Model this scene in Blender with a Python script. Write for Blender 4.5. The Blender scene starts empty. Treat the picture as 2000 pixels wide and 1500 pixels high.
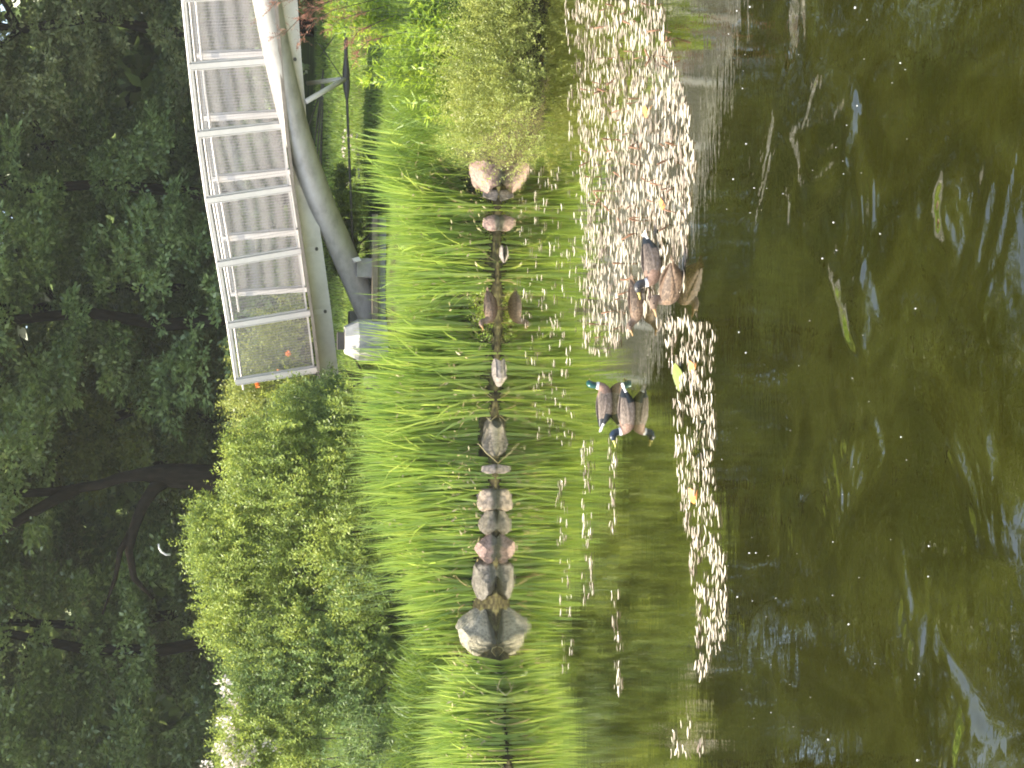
import bpy, math, random
import numpy as np
from mathutils import Vector, Matrix

SC = bpy.context.scene
COL = SC.collection
rad = math.radians

# ------------------------------------------------------------------ camera (held sideways, so rolled 90 degrees)
F_PX, V_H, CAM_H = 3000.0, 480.0, 3.3
PITCH = math.atan((1000 - V_H) / F_PX)
C0 = np.array([0.0, 0.0, CAM_H])
FW = np.array([0, math.cos(PITCH), -math.sin(PITCH)])
RT = np.array([1.0, 0, 0])
UP = np.array([0, math.sin(PITCH), math.cos(PITCH)])
cd = bpy.data.cameras.new('camera')
cd.sensor_width = 36; cd.lens = F_PX / 2000 * 36
cd.clip_start = 0.1; cd.clip_end = 2000
cam = bpy.data.objects.new('camera', cd); COL.objects.link(cam)
M = Matrix.Identity(4)
for i in range(3):
    M[i][0] = -UP[i]; M[i][1] = RT[i]; M[i][2] = -FW[i]; M[i][3] = C0[i]
cam.matrix_world = M
SC.camera = cam

# ------------------------------------------------------------------ sky, sun, exposure
SUN_EL = rad(62)
SUN_AZ = math.atan2(-0.95, -0.02)          # high, from the left
sun_to = Vector((math.sin(SUN_AZ) * math.cos(SUN_EL), math.cos(SUN_AZ) * math.cos(SUN_EL), math.sin(SUN_EL)))
w = bpy.data.worlds.new('World'); SC.world = w; w.use_nodes = True
wn = w.node_tree.nodes; wl = w.node_tree.links
sky = wn.new('ShaderNodeTexSky'); sky.sky_type = 'NISHITA'; sky.sun_disc = False
sky.sun_elevation = SUN_EL; sky.sun_rotation = SUN_AZ % (2 * math.pi)
sky.air_density = 1.0; sky.dust_density = 3.0
bg = wn['Background']; bg.inputs['Strength'].default_value = 0.15
wl.new(sky.outputs[0], bg.inputs['Color'])
ld = bpy.data.lights.new('sun', 'SUN'); ld.energy = 3.05; ld.angle = rad(0.5); ld.color = (1.0, 0.92, 0.77)
so = bpy.data.objects.new('sun', ld); COL.objects.link(so)
so.rotation_euler = sun_to.to_track_quat('Z', 'Y').to_euler()
SC.view_settings.view_transform = 'Standard'; SC.view_settings.look = 'None'
SC.view_settings.exposure = 1.9; SC.view_settings.gamma = 1.0
SC.render.film_transparent = False
SC.cycles.filter_width = 1.9
SC.cycles.max_bounces = 7; SC.cycles.diffuse_bounces = 3; SC.cycles.glossy_bounces = 3
SC.cycles.transmission_bounces = 4; SC.cycles.transparent_max_bounces = 6
SC.cycles.use_denoising = True

# ------------------------------------------------------------------ helpers
def ray(x, y):
    return FW + RT * (750 - y) / F_PX - UP * (x - 1000) / F_PX
def atz(x, y, z=0.0):
    d = ray(x, y); return C0 + d * (z - C0[2]) / d[2]
def atY(x, y, Y):
    d = ray(x, y); return C0 + d * (Y / d[1])
def tag(o, label=None, cat=None, group=None, kind=None):
    if label: o['label'] = label
    if cat: o['category'] = cat
    if group: o['group'] = group
    if kind: o['kind'] = kind
    return o
def empty(name, loc, label, cat, group=None, rz=0.0):
    o = bpy.data.objects.new(name, None); COL.objects.link(o)
    o.location = tuple(loc); o.rotation_euler = (0, 0, rz); o.empty_display_size = 0.2
    return tag(o, label, cat, group)
def link(name, me, parent=None, loc=None):
    o = bpy.data.objects.new(name, me); COL.objects.link(o)
    if parent is not None:
        o.parent = parent
        o.matrix_parent_inverse = Matrix.Identity(4)
    if loc is not None: o.location = tuple(loc)
    return o
def copy_tree(o, parent=None):
    c = o.copy(); COL.objects.link(c)
    if parent is not None: c.parent = parent
    for ch in list(o.children): copy_tree(ch, c)
    return c
def mesh_np(name, V, Fq, mats, mi=None, smooth=True):
    """V (n,3), Fq (m,k) faces all of k corners"""
    V = np.asarray(V, dtype=np.float32); Fq = np.asarray(Fq, dtype=np.int32)
    me = bpy.data.meshes.new(name)
    m, k = Fq.shape
    me.vertices.add(len(V)); me.vertices.foreach_set('co', V.ravel())
    me.loops.add(m * k); me.loops.foreach_set('vertex_index', Fq.ravel())
    me.polygons.add(m); me.polygons.foreach_set('loop_start', np.arange(0, m * k, k, dtype=np.int32))
    me.update(calc_edges=True)
    for x in (mats if isinstance(mats, (list, tuple)) else [mats]): me.materials.append(x)
    if mi is not None: me.polygons.foreach_set('material_index', np.asarray(mi, dtype=np.int32))
    me.polygons.foreach_set('use_smooth', np.full(m, smooth, dtype=bool))
    me.update(); me.validate()
    return me
class MB:
    def __init__(s): s.v = []; s.f = []; s.m = []
    def add(s, V, Fs, mi=0):
        b = len(s.v); s.v += [tuple(p) for p in V]
        for f in Fs: s.f.append(tuple(b + i for i in f)); s.m.append(mi)
    def box(s, c, ax, ay, az, mi=0):
        """box with half axes ax, ay, az"""
        c, ax, ay, az = map(np.asarray, (c, ax, ay, az))
        V = [c + i * ax + j * ay + k * az for i in (-1, 1) for j in (-1, 1) for k in (-1, 1)]
        s.add(V, [(0, 1, 3, 2), (4, 6, 7, 5), (0, 4, 5, 1), (2, 3, 7, 6), (0, 2, 6, 4), (1, 5, 7, 3)], mi)
    def bar(s, a, b, wv, tv, mi=0):
        """bar from a to b with half width vectors wv, tv"""
        a, b = np.asarray(a), np.asarray(b)
        s.box((a + b) / 2, (b - a) / 2, wv, tv, mi)
    def tube(s, pts, r, n=8, mi=0, cap=True):
        pts = [np.asarray(p, float) for p in pts]; N = len(pts)
        rs = list(r) if hasattr(r, '__len__') else [r] * N
        ref = None; V = []
        for i in range(N):
            t = pts[min(i + 1, N - 1)] - pts[max(i - 1, 0)]; t /= (np.linalg.norm(t) + 1e-9)
            if ref is None:
                ref = np.cross(t, [0, 0, 1.0]) if abs(t[2]) < 0.9 else np.cross(t, [1.0, 0, 0])
            ref = ref - t * np.dot(ref, t); ref /= np.linalg.norm(ref); b = np.cross(t, ref)
            for k in range(n):
                a = 2 * math.pi * k / n
                V.append(pts[i] + rs[i] * (math.cos(a) * ref + math.sin(a) * b))
        Fs = [(i * n + k, i * n + (k + 1) % n, (i + 1) * n + (k + 1) % n, (i + 1) * n + k) for i in range(N - 1) for k in range(n)]
        if cap: Fs += [tuple(range(n))[::-1], tuple((N - 1) * n + k for k in range(n))]
        s.add(V, Fs, mi)
    def build(s, name, mats, parent=None, smooth=False, loc=None, off=None):
        V = s.v if off is None else [(x - off[0], y - off[1], z - off[2]) for x, y, z in s.v]
        me = bpy.data.meshes.new(name); me.from_pydata([tuple(map(float, p)) for p in V], [], s.f)
        for x in (mats if isinstance(mats, (list, tuple)) else [mats]): me.materials.append(x)
        me.polygons.foreach_set('material_index', s.m)
        me.polygons.foreach_set('use_smooth', [smooth] * len(s.f)); me.update()
        return link(name, me, parent, loc)

def unit(a): return a / (np.linalg.norm(a, axis=-1, keepdims=True) + 1e-9)

# ------------------------------------------------------------------ materials
def mat(name):
    m = bpy.data.materials.new(name); m.use_nodes = True
    nt = m.node_tree; nt.nodes.clear()
    out = nt.nodes.new('ShaderNodeOutputMaterial')
    return m, nt.nodes, nt.links, out
def ramp(n, stops):
    r = n.new('ShaderNodeValToRGB'); e = r.color_ramp.elements
    while len(e) < len(stops): e.new(0.5)
    for i, (p, c) in enumerate(stops): e[i].position = p; e[i].color = (*c, 1)
    return r
def leaf_mat(name, cols, trans=0.38, gloss=0.05, rough=0.42, clump=1.2):
    """leaves: colour differs from leaf to leaf and from spray to spray"""
    m, n, l, out = mat(name)
    g = n.new('ShaderNodeNewGeometry'); tc = n.new('ShaderNodeTexCoord')
    nz = n.new('ShaderNodeTexNoise'); nz.inputs['Scale'].default_value = clump; nz.inputs['Detail'].default_value = 2
    l.new(tc.outputs['Object'], nz.inputs['Vector'])
    mx = n.new('ShaderNodeMath'); mx.operation = 'MULTIPLY_ADD'; mx.inputs[1].default_value = 0.55
    l.new(g.outputs['Random Per Island'], mx.inputs[0])
    m2 = n.new('ShaderNodeMath'); m2.operation = 'MULTIPLY_ADD'; m2.inputs[1].default_value = 1.5; m2.inputs[2].default_value = -0.53
    l.new(nz.outputs['Fac'], m2.inputs[0]); l.new(m2.outputs[0], mx.inputs[2])
    k = len(cols); r = ramp(n, [(i / (k - 1), c) for i, c in enumerate(cols)])
    l.new(mx.outputs[0], r.inputs[0])
    d = n.new('ShaderNodeBsdfDiffuse'); t = n.new('ShaderNodeBsdfTranslucent'); gl = n.new('ShaderNodeBsdfGlossy')
    gl.inputs['Roughness'].default_value = rough; gl.inputs['Color'].default_value = (1, 1, 1, 1)
    hs = n.new('ShaderNodeHueSaturation'); hs.inputs['Hue'].default_value = 0.485; hs.inputs['Value'].default_value = 1.25
    l.new(r.outputs[0], hs.inputs['Color'])
    l.new(r.outputs[0], d.inputs[0]); l.new(hs.outputs[0], t.inputs[0])
    a = n.new('ShaderNodeMixShader'); a.inputs[0].default_value = trans
    l.new(d.outputs[0], a.inputs[1]); l.new(t.outputs[0], a.inputs[2])
    b = n.new('ShaderNodeMixShader'); b.inputs[0].default_value = gloss
    l.new(a.outputs[0], b.inputs[1]); l.new(gl.outputs[0], b.inputs[2])
    l.new(b.outputs[0], out.inputs[0]); return m
def solid_mat(name, cols, scale=6.0, rough=0.6, metal=0.0, bump=0.0, bscale=40.0, detail=5, spec=0.5, coord='Object', stretch=None):
    m, n, l, out = mat(name)
    p = n.new('ShaderNodeBsdfPrincipled'); tc = n.new('ShaderNodeTexCoord')
    src = tc.outputs[coord]
    if stretch:
        mp = n.new('ShaderNodeMapping'); mp.inputs['Scale'].default_value = stretch
        l.new(src, mp.inputs[0]); src = mp.outputs[0]
    nz = n.new('ShaderNodeTexNoise'); nz.inputs['Scale'].default_value = scale; nz.inputs['Detail'].default_value = detail
    nz.inputs['Roughness'].default_value = 0.65
    l.new(src, nz.inputs['Vector'])
    k = len(cols); r = ramp(n, [(0.28 + 0.44 * i / max(1, k - 1), c) for i, c in enumerate(cols)])
    l.new(nz.outputs['Fac'], r.inputs[0]); l.new(r.outputs[0], p.inputs['Base Color'])
    p.inputs['Roughness'].default_value = rough; p.inputs['Metallic'].default_value = metal
    p.inputs['Specular IOR Level'].default_value = spec
    if bump:
        n2 = n.new('ShaderNodeTexNoise'); n2.inputs['Scale'].default_value = bscale; n2.inputs['Detail'].default_value = 4
        l.new(src, n2.inputs['Vector'])
        b = n.new('ShaderNodeBump'); b.inputs['Strength'].default_value = bump; b.inputs['Distance'].default_value = 0.02
        l.new(n2.outputs['Fac'], b.inputs['Height']); l.new(b.outputs[0], p.inputs['Normal'])
    l.new(p.outputs[0], out.inputs[0]); return m

MT = dict(
    tree_a=leaf_mat('tree_leaf_blue_green', [(0.06, 0.10, 0.032), (0.175, 0.245, 0.066), (0.30, 0.375, 0.11)], 0.25, 0.05, 0.42, 0.5),
    tree_b=leaf_mat('tree_leaf_olive', [(0.075, 0.115, 0.028), (0.165, 0.225, 0.056), (0.28, 0.34, 0.095)], 0.28, 0.06, 0.4, 0.5),
    tree_c=leaf_mat('tree_leaf_brown_green', [(0.07, 0.095, 0.030), (0.145, 0.17, 0.055), (0.26, 0.275, 0.11)], 0.25, 0.03, 0.5, 0.6),
    tree_y=leaf_mat('tree_leaf_yellow_green', [(0.06, 0.085, 0.016), (0.11, 0.135, 0.022), (0.17, 0.18, 0.035)], 0.35, 0.03, 0.5, 0.6),
    shrub=leaf_mat('shrub_leaf', [(0.095, 0.145, 0.032), (0.225, 0.295, 0.05), (0.37, 0.43, 0.08)], 0.42, 0.02, 0.45, 1.3),
    shrub_d=leaf_mat('shrub_leaf_dark', [(0.07, 0.12, 0.035), (0.14, 0.21, 0.05), (0.24, 0.31, 0.075)], 0.38, 0.02, 0.45, 1.3),
    grey_shrub=leaf_mat('fine_grey_leaf', [(0.13, 0.16, 0.035), (0.26, 0.30, 0.06), (0.41, 0.43, 0.11)], 0.44, 0.02, 0.4, 3.0),
    tall=leaf_mat('tall_plant_leaf', [(0.13, 0.22, 0.026), (0.25, 0.36, 0.036), (0.40, 0.48, 0.06)], 0.45, 0.02, 0.4, 2.5),
    lance=leaf_mat('lance_leaf', [(0.075, 0.14, 0.04), (0.14, 0.22, 0.06), (0.25, 0.33, 0.075)], 0.38, 0.03, 0.4, 3.0),
    iris=leaf_mat('iris_blade', [(0.16, 0.27, 0.042), (0.31, 0.43, 0.072), (0.47, 0.54, 0.125)], 0.5, 0.025, 0.35, 1.1),
    grass=leaf_mat('grass_blade', [(0.075, 0.14, 0.018), (0.15, 0.24, 0.028), (0.28, 0.35, 0.06)], 0.42, 0.025, 0.4, 0.8),
    lawn_blade=leaf_mat('lawn_blade', [(0.14, 0.22, 0.035), (0.20, 0.285, 0.045), (0.28, 0.35, 0.07)], 0.42, 0.02, 0.4, 0.8),
    dry=leaf_mat('dry_blade', [(0.28, 0.22, 0.09), (0.42, 0.36, 0.16), (0.50, 0.42, 0.20)], 0.3, 0.04, 0.5, 2.0),
    plume=leaf_mat('rusty_plume', [(0.16, 0.075, 0.04), (0.25, 0.11, 0.06), (0.34, 0.16, 0.09)], 0.25, 0.03, 0.5, 4.0),
    blossom=leaf_mat('white_blossom', [(0.62, 0.52, 0.44), (0.72, 0.64, 0.55), (0.78, 0.72, 0.64)], 0.3, 0.03, 0.5, 2.0),
    orange_petal=leaf_mat('orange_petal', [(0.75, 0.22, 0.03), (0.80, 0.28, 0.04)], 0.3, 0.03, 0.5, 2.0),
    bark=solid_mat('bark', [(0.006, 0.005, 0.003), (0.013, 0.010, 0.006), (0.024, 0.018, 0.012)], 5, 0.95, 0, 0.8, 18, spec=0.05, stretch=(3, 3, 0.6)),
    twig=solid_mat('twig', [(0.06, 0.05, 0.03), (0.10, 0.085, 0.045)], 9, 0.8),
    stalk=solid_mat('green_stalk', [(0.08, 0.12, 0.03), (0.14, 0.19, 0.05)], 9, 0.6),
    steel=solid_mat('painted_steel', [(0.38, 0.345, 0.28), (0.50, 0.46, 0.385), (0.58, 0.54, 0.46)], 2.2, 0.42, 0.0, 0.05, 60),
    tube_steel=solid_mat('tube_paint', [(0.20, 0.185, 0.155), (0.30, 0.275, 0.235), (0.35, 0.325, 0.28)], 3.0, 0.45, 0.0, 0.06, 30, stretch=(1, 1, 2)),
    wire=solid_mat('galvanised_wire', [(0.32, 0.29, 0.26), (0.40, 0.365, 0.33)], 3, 0.5, 0.25),
    rail=solid_mat('rail_steel', [(0.48, 0.445, 0.395), (0.58, 0.54, 0.485)], 3, 0.4, 0.1),
    dark_steel=solid_mat('dark_steel', [(0.035, 0.03, 0.027), (0.07, 0.06, 0.05)], 12, 0.6),
    deck=solid_mat('deck_board', [(0.10, 0.085, 0.065), (0.17, 0.145, 0.115)], 6, 0.8, 0, 0.3, 30),
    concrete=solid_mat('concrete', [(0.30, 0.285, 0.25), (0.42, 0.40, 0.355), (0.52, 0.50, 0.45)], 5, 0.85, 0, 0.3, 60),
    concrete_d=solid_mat('concrete_dark_grey', [(0.15, 0.14, 0.11), (0.24, 0.225, 0.19), (0.33, 0.31, 0.27)], 3, 0.9, 0, 0.4, 50),  # darker grey concrete for plinth, anchor and side block
    timber=solid_mat('edging_board', [(0.13, 0.10, 0.065), (0.22, 0.18, 0.12)], 8, 0.85, 0, 0.3, 40),
)

# ------------------------------------------------------------------ terrain and water
SH = [(1500, 995), (1400, 985), (1260, 970), (1000, 969), (800, 968), (640, 974), (450, 972), (340, 976), (285, 1000), (245, 1022), (180, 1040), (80, 1048), (0, 1050)]
shp = [atz(v, y, 0) for (y, v) in SH]
shX = np.array([-60.0, -20] + [p[0] for p in shp] + [8, 20.0, 60]); shY = np.array([shp[0][1]] * 2 + [p[1] for p in shp] + [shp[-1][1]] * 3)
def shore(X): return np.interp(X, shX, shY)
def ground(X, Y):
    t = np.asarray(Y) - shore(X)
    h = np.interp(t, [-6, -1.5, -0.25, 0.0, 0.35, 1.4, 3.2, 6, 14, 40, 400], [-1.6, -0.8, -0.12, -0.01, 0.22, 0.60, 0.98, 1.13, 1.5, 2.2, 10])
    return h + np.where(t > 0.3, 0.04 * np.sin(X * 1.7 + np.asarray(Y) * 0.9) * np.sin(np.asarray(Y) * 1.3 - X * 0.6), 0)

xs = np.concatenate([np.linspace(-140, -12, 24), np.linspace(-11.5, 11.5, 116), np.linspace(12, 140, 24)])
ts = np.concatenate([np.linspace(-6, -0.5, 8), np.linspace(-0.3, 4, 30), np.linspace(4.3, 20, 40), np.array([24, 30, 40, 60, 100, 180, 300, 400])])
GX, GT = np.meshgrid(xs, ts); GY = shore(GX) + GT; GZ = ground(GX, GY)
nx, ny = len(xs), len(ts)
idx = np.arange(nx * ny).reshape(ny, nx)
quads = np.stack([idx[:-1, :-1], idx[:-1, 1:], idx[1:, 1:], idx[1:, :-1]], -1).reshape(-1, 4)
def ground_mat():
    m, n, l, out = mat('bank_soil_and_turf')
    p = n.new('ShaderNodeBsdfPrincipled'); g = n.new('ShaderNodeNewGeometry')
    nz = n.new('ShaderNodeTexNoise'); nz.inputs['Scale'].default_value = 1.6; nz.inputs['Detail'].default_value = 8
    l.new(g.outputs['Position'], nz.inputs['Vector'])
    r = ramp(n, [(0.3, (0.045, 0.04, 0.02)), (0.45, (0.065, 0.09, 0.02)), (0.7, (0.11, 0.165, 0.03))])
    l.new(nz.outputs['Fac'], r.inputs[0])
    sep = n.new('ShaderNodeSeparateXYZ'); l.new(g.outputs['Position'], sep.inputs[0])
    mr = n.new('ShaderNodeMapRange'); mr.inputs['From Min'].default_value = .25; mr.inputs['From Max'].default_value = .75; l.new(sep.outputs['Z'], mr.inputs['Value'])
    mu = n.new('ShaderNodeMixRGB'); nm = n.new('ShaderNodeTexNoise'); nm.inputs['Scale'].default_value = 14; nm.inputs['Detail'].default_value = 7; l.new(g.outputs['Position'], nm.inputs['Vector'])
    rm = ramp(n, [(.36, (.020, .017, .008)), (.5, (.05, .043, .018)), (.62, (.085, .075, .03)), (.7, (.06, .075, .02))]); l.new(nm.outputs['Fac'], rm.inputs[0]); l.new(rm.outputs[0], mu.inputs[1]); l.new(mr.outputs[0], mu.inputs[0]); l.new(r.outputs[0], mu.inputs[2])
    l.new(mu.outputs[0], p.inputs['Base Color'])
    p.inputs['Roughness'].default_value = 0.95; p.inputs['Specular IOR Level'].default_value = 0.1
    l.new(p.outputs[0], out.inputs[0]); return m
bank = link('ground', mesh_np('ground', np.stack([GX, GY, GZ], -1).reshape(-1, 3), quads, ground_mat()))
tag(bank, 'green pond bank rising behind the reeds to a lawn', 'ground', kind='structure')

def water_mat():
    m, n, l, out = mat('pond_water')
    g = n.new('ShaderNodeNewGeometry')
    def tex(scale, loc=(0, 0, 0), detail=2, rot=0, dist=0.0):
        mp = n.new('ShaderNodeMapping'); mp.inputs['Scale'].default_value = scale; mp.inputs['Location'].default_value = loc
        mp.inputs['Rotation'].default_value = (0, 0, rot)
        l.new(g.outputs['Position'], mp.inputs[0])
        t = n.new('ShaderNodeTexNoise'); t.inputs['Scale'].default_value = 1; t.inputs['Detail'].default_value = detail
        t.inputs['Distortion'].default_value = dist
        l.new(mp.outputs[0], t.inputs['Vector']); return t.outputs['Fac']
    def mth(op, a, b):
        q = n.new('ShaderNodeMath'); q.operation = op
        for i, v in enumerate((a, b)):
            if isinstance(v, (int, float)): q.inputs[i].default_value = v
            else: l.new(v, q.inputs[i])
        return q.outputs[0]
    # murky olive water with swirls of algae film
    sw = tex((1.3, 0.8, 1), (3, 1, 0), 9, 0.4, 2.2)
    r = ramp(n, [(0.36, (0.0088, 0.0090, 0.0006)), (0.50, (0.0115, 0.0116, 0.0009)), (0.60, (0.0165, 0.0174, 0.0022)), (0.66, (0.0120, 0.0122, 0.0009)), (0.8, (0.021, 0.0236, 0.0040))])
    l.new(sw, r.inputs[0])
    df = n.new('ShaderNodeBsdfDiffuse'); l.new(r.outputs[0], df.inputs['Color'])
    gs = n.new('ShaderNodeBsdfGlossy'); gs.inputs['Roughness'].default_value = 0.012; gs.inputs['Color'].default_value = (1.0, 0.985, 0.86, 1)
    sep = n.new('ShaderNodeSeparateXYZ'); l.new(g.outputs['Position'], sep.inputs[0])
    mr = n.new('ShaderNodeMapRange'); mr.interpolation_type = 'SMOOTHSTEP'
    mr.inputs['From Min'].default_value = 10.5; mr.inputs['From Max'].default_value = 7.0
    mr.inputs['To Min'].default_value = 0.0; mr.inputs['To Max'].default_value = 1.0
    l.new(sep.outputs['Y'], mr.inputs['Value'])
    gust = n.new('ShaderNodeMapRange'); gust.interpolation_type = 'SMOOTHSTEP'; gust.inputs['From Min'].default_value = .50; gust.inputs['From Max'].default_value = .66; gust.inputs['To Min'].default_value = .12
    l.new(tex((0.7, 0.5, 1), (11, 2, 0), 2, 0, .6), gust.inputs['Value'])
    fine = mth('MULTIPLY', tex((5, 22, 1), (0, 0, 0), 2), 0.0005)
    mid = mth('MULTIPLY', tex((1.3, 4.5, 1), (7, 3, 0), 2), 0.0013)
    big = mth('MULTIPLY', mth('ADD', mth('MULTIPLY', tex((1.0, 1.3, 1), (1, 5, 0), 2, 0.5, 2.0), 0.055), mth('MULTIPLY', tex((7, 10, 1), (1, 5, 0), 2, 0.3, 0.8), 0.003)), mth('MULTIPLY', mr.outputs[0], gust.outputs[0]))
    h = mth('ADD', mth('ADD', fine, mid), big)
    b = n.new('ShaderNodeBump'); b.inputs['Strength'].default_value = 1.0; b.inputs['Distance'].default_value = 1.0
    l.new(h, b.inputs['Height']); l.new(b.outputs[0], gs.inputs['Normal'])
    fr = n.new('ShaderNodeFresnel'); fr.inputs['IOR'].default_value = 1.34; l.new(b.outputs[0], fr.inputs['Normal'])
    fk = mth('MINIMUM', mth('MULTIPLY', mth('POWER', fr.outputs[0], 1.1), 2.6), 0.85)
    mx = n.new('ShaderNodeMixShader'); l.new(fk, mx.inputs[0]); l.new(df.outputs[0], mx.inputs[1]); l.new(gs.outputs[0], mx.inputs[2])
    l.new(mx.outputs[0], out.inputs[0]); return m
wv = [(-140, -40, 0), (140, -40, 0), (140, 24, 0), (-140, 24, 0)]
water = link('water', mesh_np('water', wv, [(0, 1, 2, 3)], water_mat(), smooth=False))
tag(water, 'calm olive green pond water mirroring the bank', 'water', kind='structure')

# ------------------------------------------------------------------ leaf, blade and spray makers
def leaf_arrays(P, D, N, L, W):
    """kite shaped leaves: base P, direction D, normal N, length L, width W -> V, F"""
    D = unit(D); S = unit(np.cross(D, N)); L = L[:, None]; W = W[:, None]
    a = P; t = P + D * L; m = P + D * L * 0.42
    V = np.stack([a, m + S * W / 2, t, m - S * W / 2], 1).reshape(-1, 3)
    F = np.arange(len(V)).reshape(-1, 4)
    return V, F
def sprays(rng, B, D, length, n_leaf, L, W, droop=0.0, spread=0.85, flat=0.0):
    """shoots from B along D, each with n_leaf leaves set round it"""
    k = len(B)
    t = np.tile(np.linspace(0.12, 1.0, n_leaf), (k, 1)) + rng.uniform(-0.03, 0.03, (k, n_leaf))
    D = unit(D); lenv = length[:, None, None]
    pos = B[:, None, :] + D[:, None, :] * t[..., None] * lenv
    pos[..., 2] -= droop * (t ** 2) * length[:, None]
    ref = unit(np.cross(D, np.tile([[0.31, 0.27, 0.91]], (k, 1)))); bi = np.cross(D, ref)
    ang = np.arange(n_leaf)[None, :] * 2.4 + rng.uniform(0, 6.28, (k, 1)) + rng.uniform(-.4, .4, (k, n_leaf))
    rdl = np.cos(ang)[..., None] * ref[:, None, :] + np.sin(ang)[..., None] * bi[:, None, :]
    dd = D[:, None, :] * (1.0 - spread * 0.6) + rdl * spread
    dd = dd + rng.normal(0, 0.18, dd.shape); dd[..., 2] -= droop * 0.9
    nn = D[:, None, :] + rng.normal(0, 0.35, dd.shape); nn[..., 2] += flat
    taper = (1.0 - 0.45 * np.abs(t - 0.45))
    Lr = L * taper * rng.uniform(0.75, 1.2, t.shape); Wr = W * taper * rng.uniform(0.8, 1.2, t.shape)
    return leaf_arrays(pos.reshape(-1, 3), dd.reshape(-1, 3), nn.reshape(-1, 3), Lr.ravel(), Wr.ravel())
def merge(parts):
    V, F, o = [], [], 0
    for v, f in parts: V.append(v); F.append(f + o); o += len(v)
    return np.concatenate(V), np.concatenate(F)
def blades(rng, P, az, lean, L, W, bend, segs=5, twist=0.0):
    """sword or grass blades: ribbons of segs quads"""
    k = len(P); t = np.linspace(0, 1, segs + 1)
    out = np.stack([np.cos(az), np.sin(az), np.zeros(k)], -1)
    ang = lean[:, None] + bend[:, None] * t[None, :] ** 1.6
    dl = (L / segs)[:, None]
    r = np.cumsum(np.concatenate([np.zeros((k, 1)), np.sin(ang[:, :-1]) * dl], 1), 1)
    z = np.cumsum(np.concatenate([np.zeros((k, 1)), np.cos(ang[:, :-1]) * dl], 1), 1)
    c = P[:, None, :] + out[:, None, :] * r[..., None]; c[..., 2] += z
    fa = az + np.pi / 2 + rng.normal(0, 0.9, k) + twist
    s = np.stack([np.cos(fa), np.sin(fa), np.zeros(k)], -1)
    prof = np.array([0.75, 1.0, 1.0, 0.86, 0.55, 0.04]) if segs == 5 else np.interp(t, [0, .3, .7, 1], [.7, 1, .7, .04])
    hw = (W / 2)[:, None] * prof[None, :]
    V = np.stack([c - s[:, None, :] * hw[..., None], c + s[:, None, :] * hw[..., None]], 2).reshape(-1, 3)
    base = (np.arange(k) * (segs + 1) * 2)[:, None] + (np.arange(segs) * 2)[None, :]
    F = np.stack([base, base + 1, base + 3, base + 2], -1).reshape(-1, 4)
    return V, F
def lobes_shoots(rng, lobes, n, up=0.7, inner=0.55):
    """shoot bases and directions over ellipsoid lobes [(c, r)]"""
    vol = np.array([r[0] * r[1] + r[1] * r[2] + r[0] * r[2] for c, r in lobes]); vol /= vol.sum()
    B, D = [], []
    for (c, r), q in zip(lobes, vol):
        k = max(4, int(n * q)); u = unit(rng.normal(0, 1, (k, 3)))
        u[:, 2] = np.where(u[:, 2] < -0.45, -u[:, 2], u[:, 2])
        s = rng.uniform(inner, 1.0, (k, 1)) ** 0.5
        s *= 1.0 + 0.13 * np.sin(u[:, :1] * 5 + c[0] * 3) * np.cos(u[:, 2:] * 6 + c[1])
        base = np.array(c) + u * np.array(r) * s
        m = max(5, k // 26); pick = rng.integers(0, m, k)          # gather the shoots into tufts
        cu = unit(u[rng.permutation(k)[:m]]); cs = rng.uniform(inner + .1, 1.12, (m, 1)) ** 0.6
        cent = np.array(c) + cu * np.array(r) * cs; vv = unit(rng.normal(0, 1, (k, 3)))
        tr = rng.uniform(.7, 1.3, (m, 1)) * 0.30 * np.array([1, 1, .8])
        tuft = cent[pick] + vv * tr[pick] * rng.uniform(.3, 1, (k, 1)) * float(np.clip(np.min(r) / .7, .35, 1))
        use = rng.uniform(0, 1, (k, 1)) < .8
        B.append(np.where(use, tuft, base))
        d = u * 0.45 + np.where(use, vv, u) * .45 + rng.normal(0, 0.2, (k, 3)); d[:, 2] += up; D.append(d)
    return np.concatenate(B), np.concatenate(D)
def shrub(name, label, cat, base, lobes, n, mt, L=0.06, W=0.026, shoot=(0.2, 0.5), n_leaf=16, up=0.7, droop=0.0, seed=1, group=None, stem_n=6, spread=0.85):
    rng = np.random.default_rng(seed)
    root = empty(name, base, label, cat, group)
    B, D = lobes_shoots(rng, lobes, n, up)
    b = np.asarray(base)
    V, F = sprays(rng, B - b, D, rng.uniform(*shoot, len(B)), n_leaf, L, W, droop, spread)
    link('foliage', mesh_np('foliage', V, F, mt), root)
    st = MB()
    for i in range(stem_n):
        c, r = lobes[i % len(lobes)]
        e = np.array(c) + rng.normal(0, 0.25, 3) * np.array(r)
        s = b + np.array([rng.normal(0, .12), rng.normal(0, .12), -0.05]); mid = (s + e) / 2 + rng.normal(0, .12, 3)
        st.tube([s - b, mid - b, e - b], [0.022, 0.015, 0.006], 6)
    st.build('stem', MT['twig'], root, True)
    return root

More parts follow.
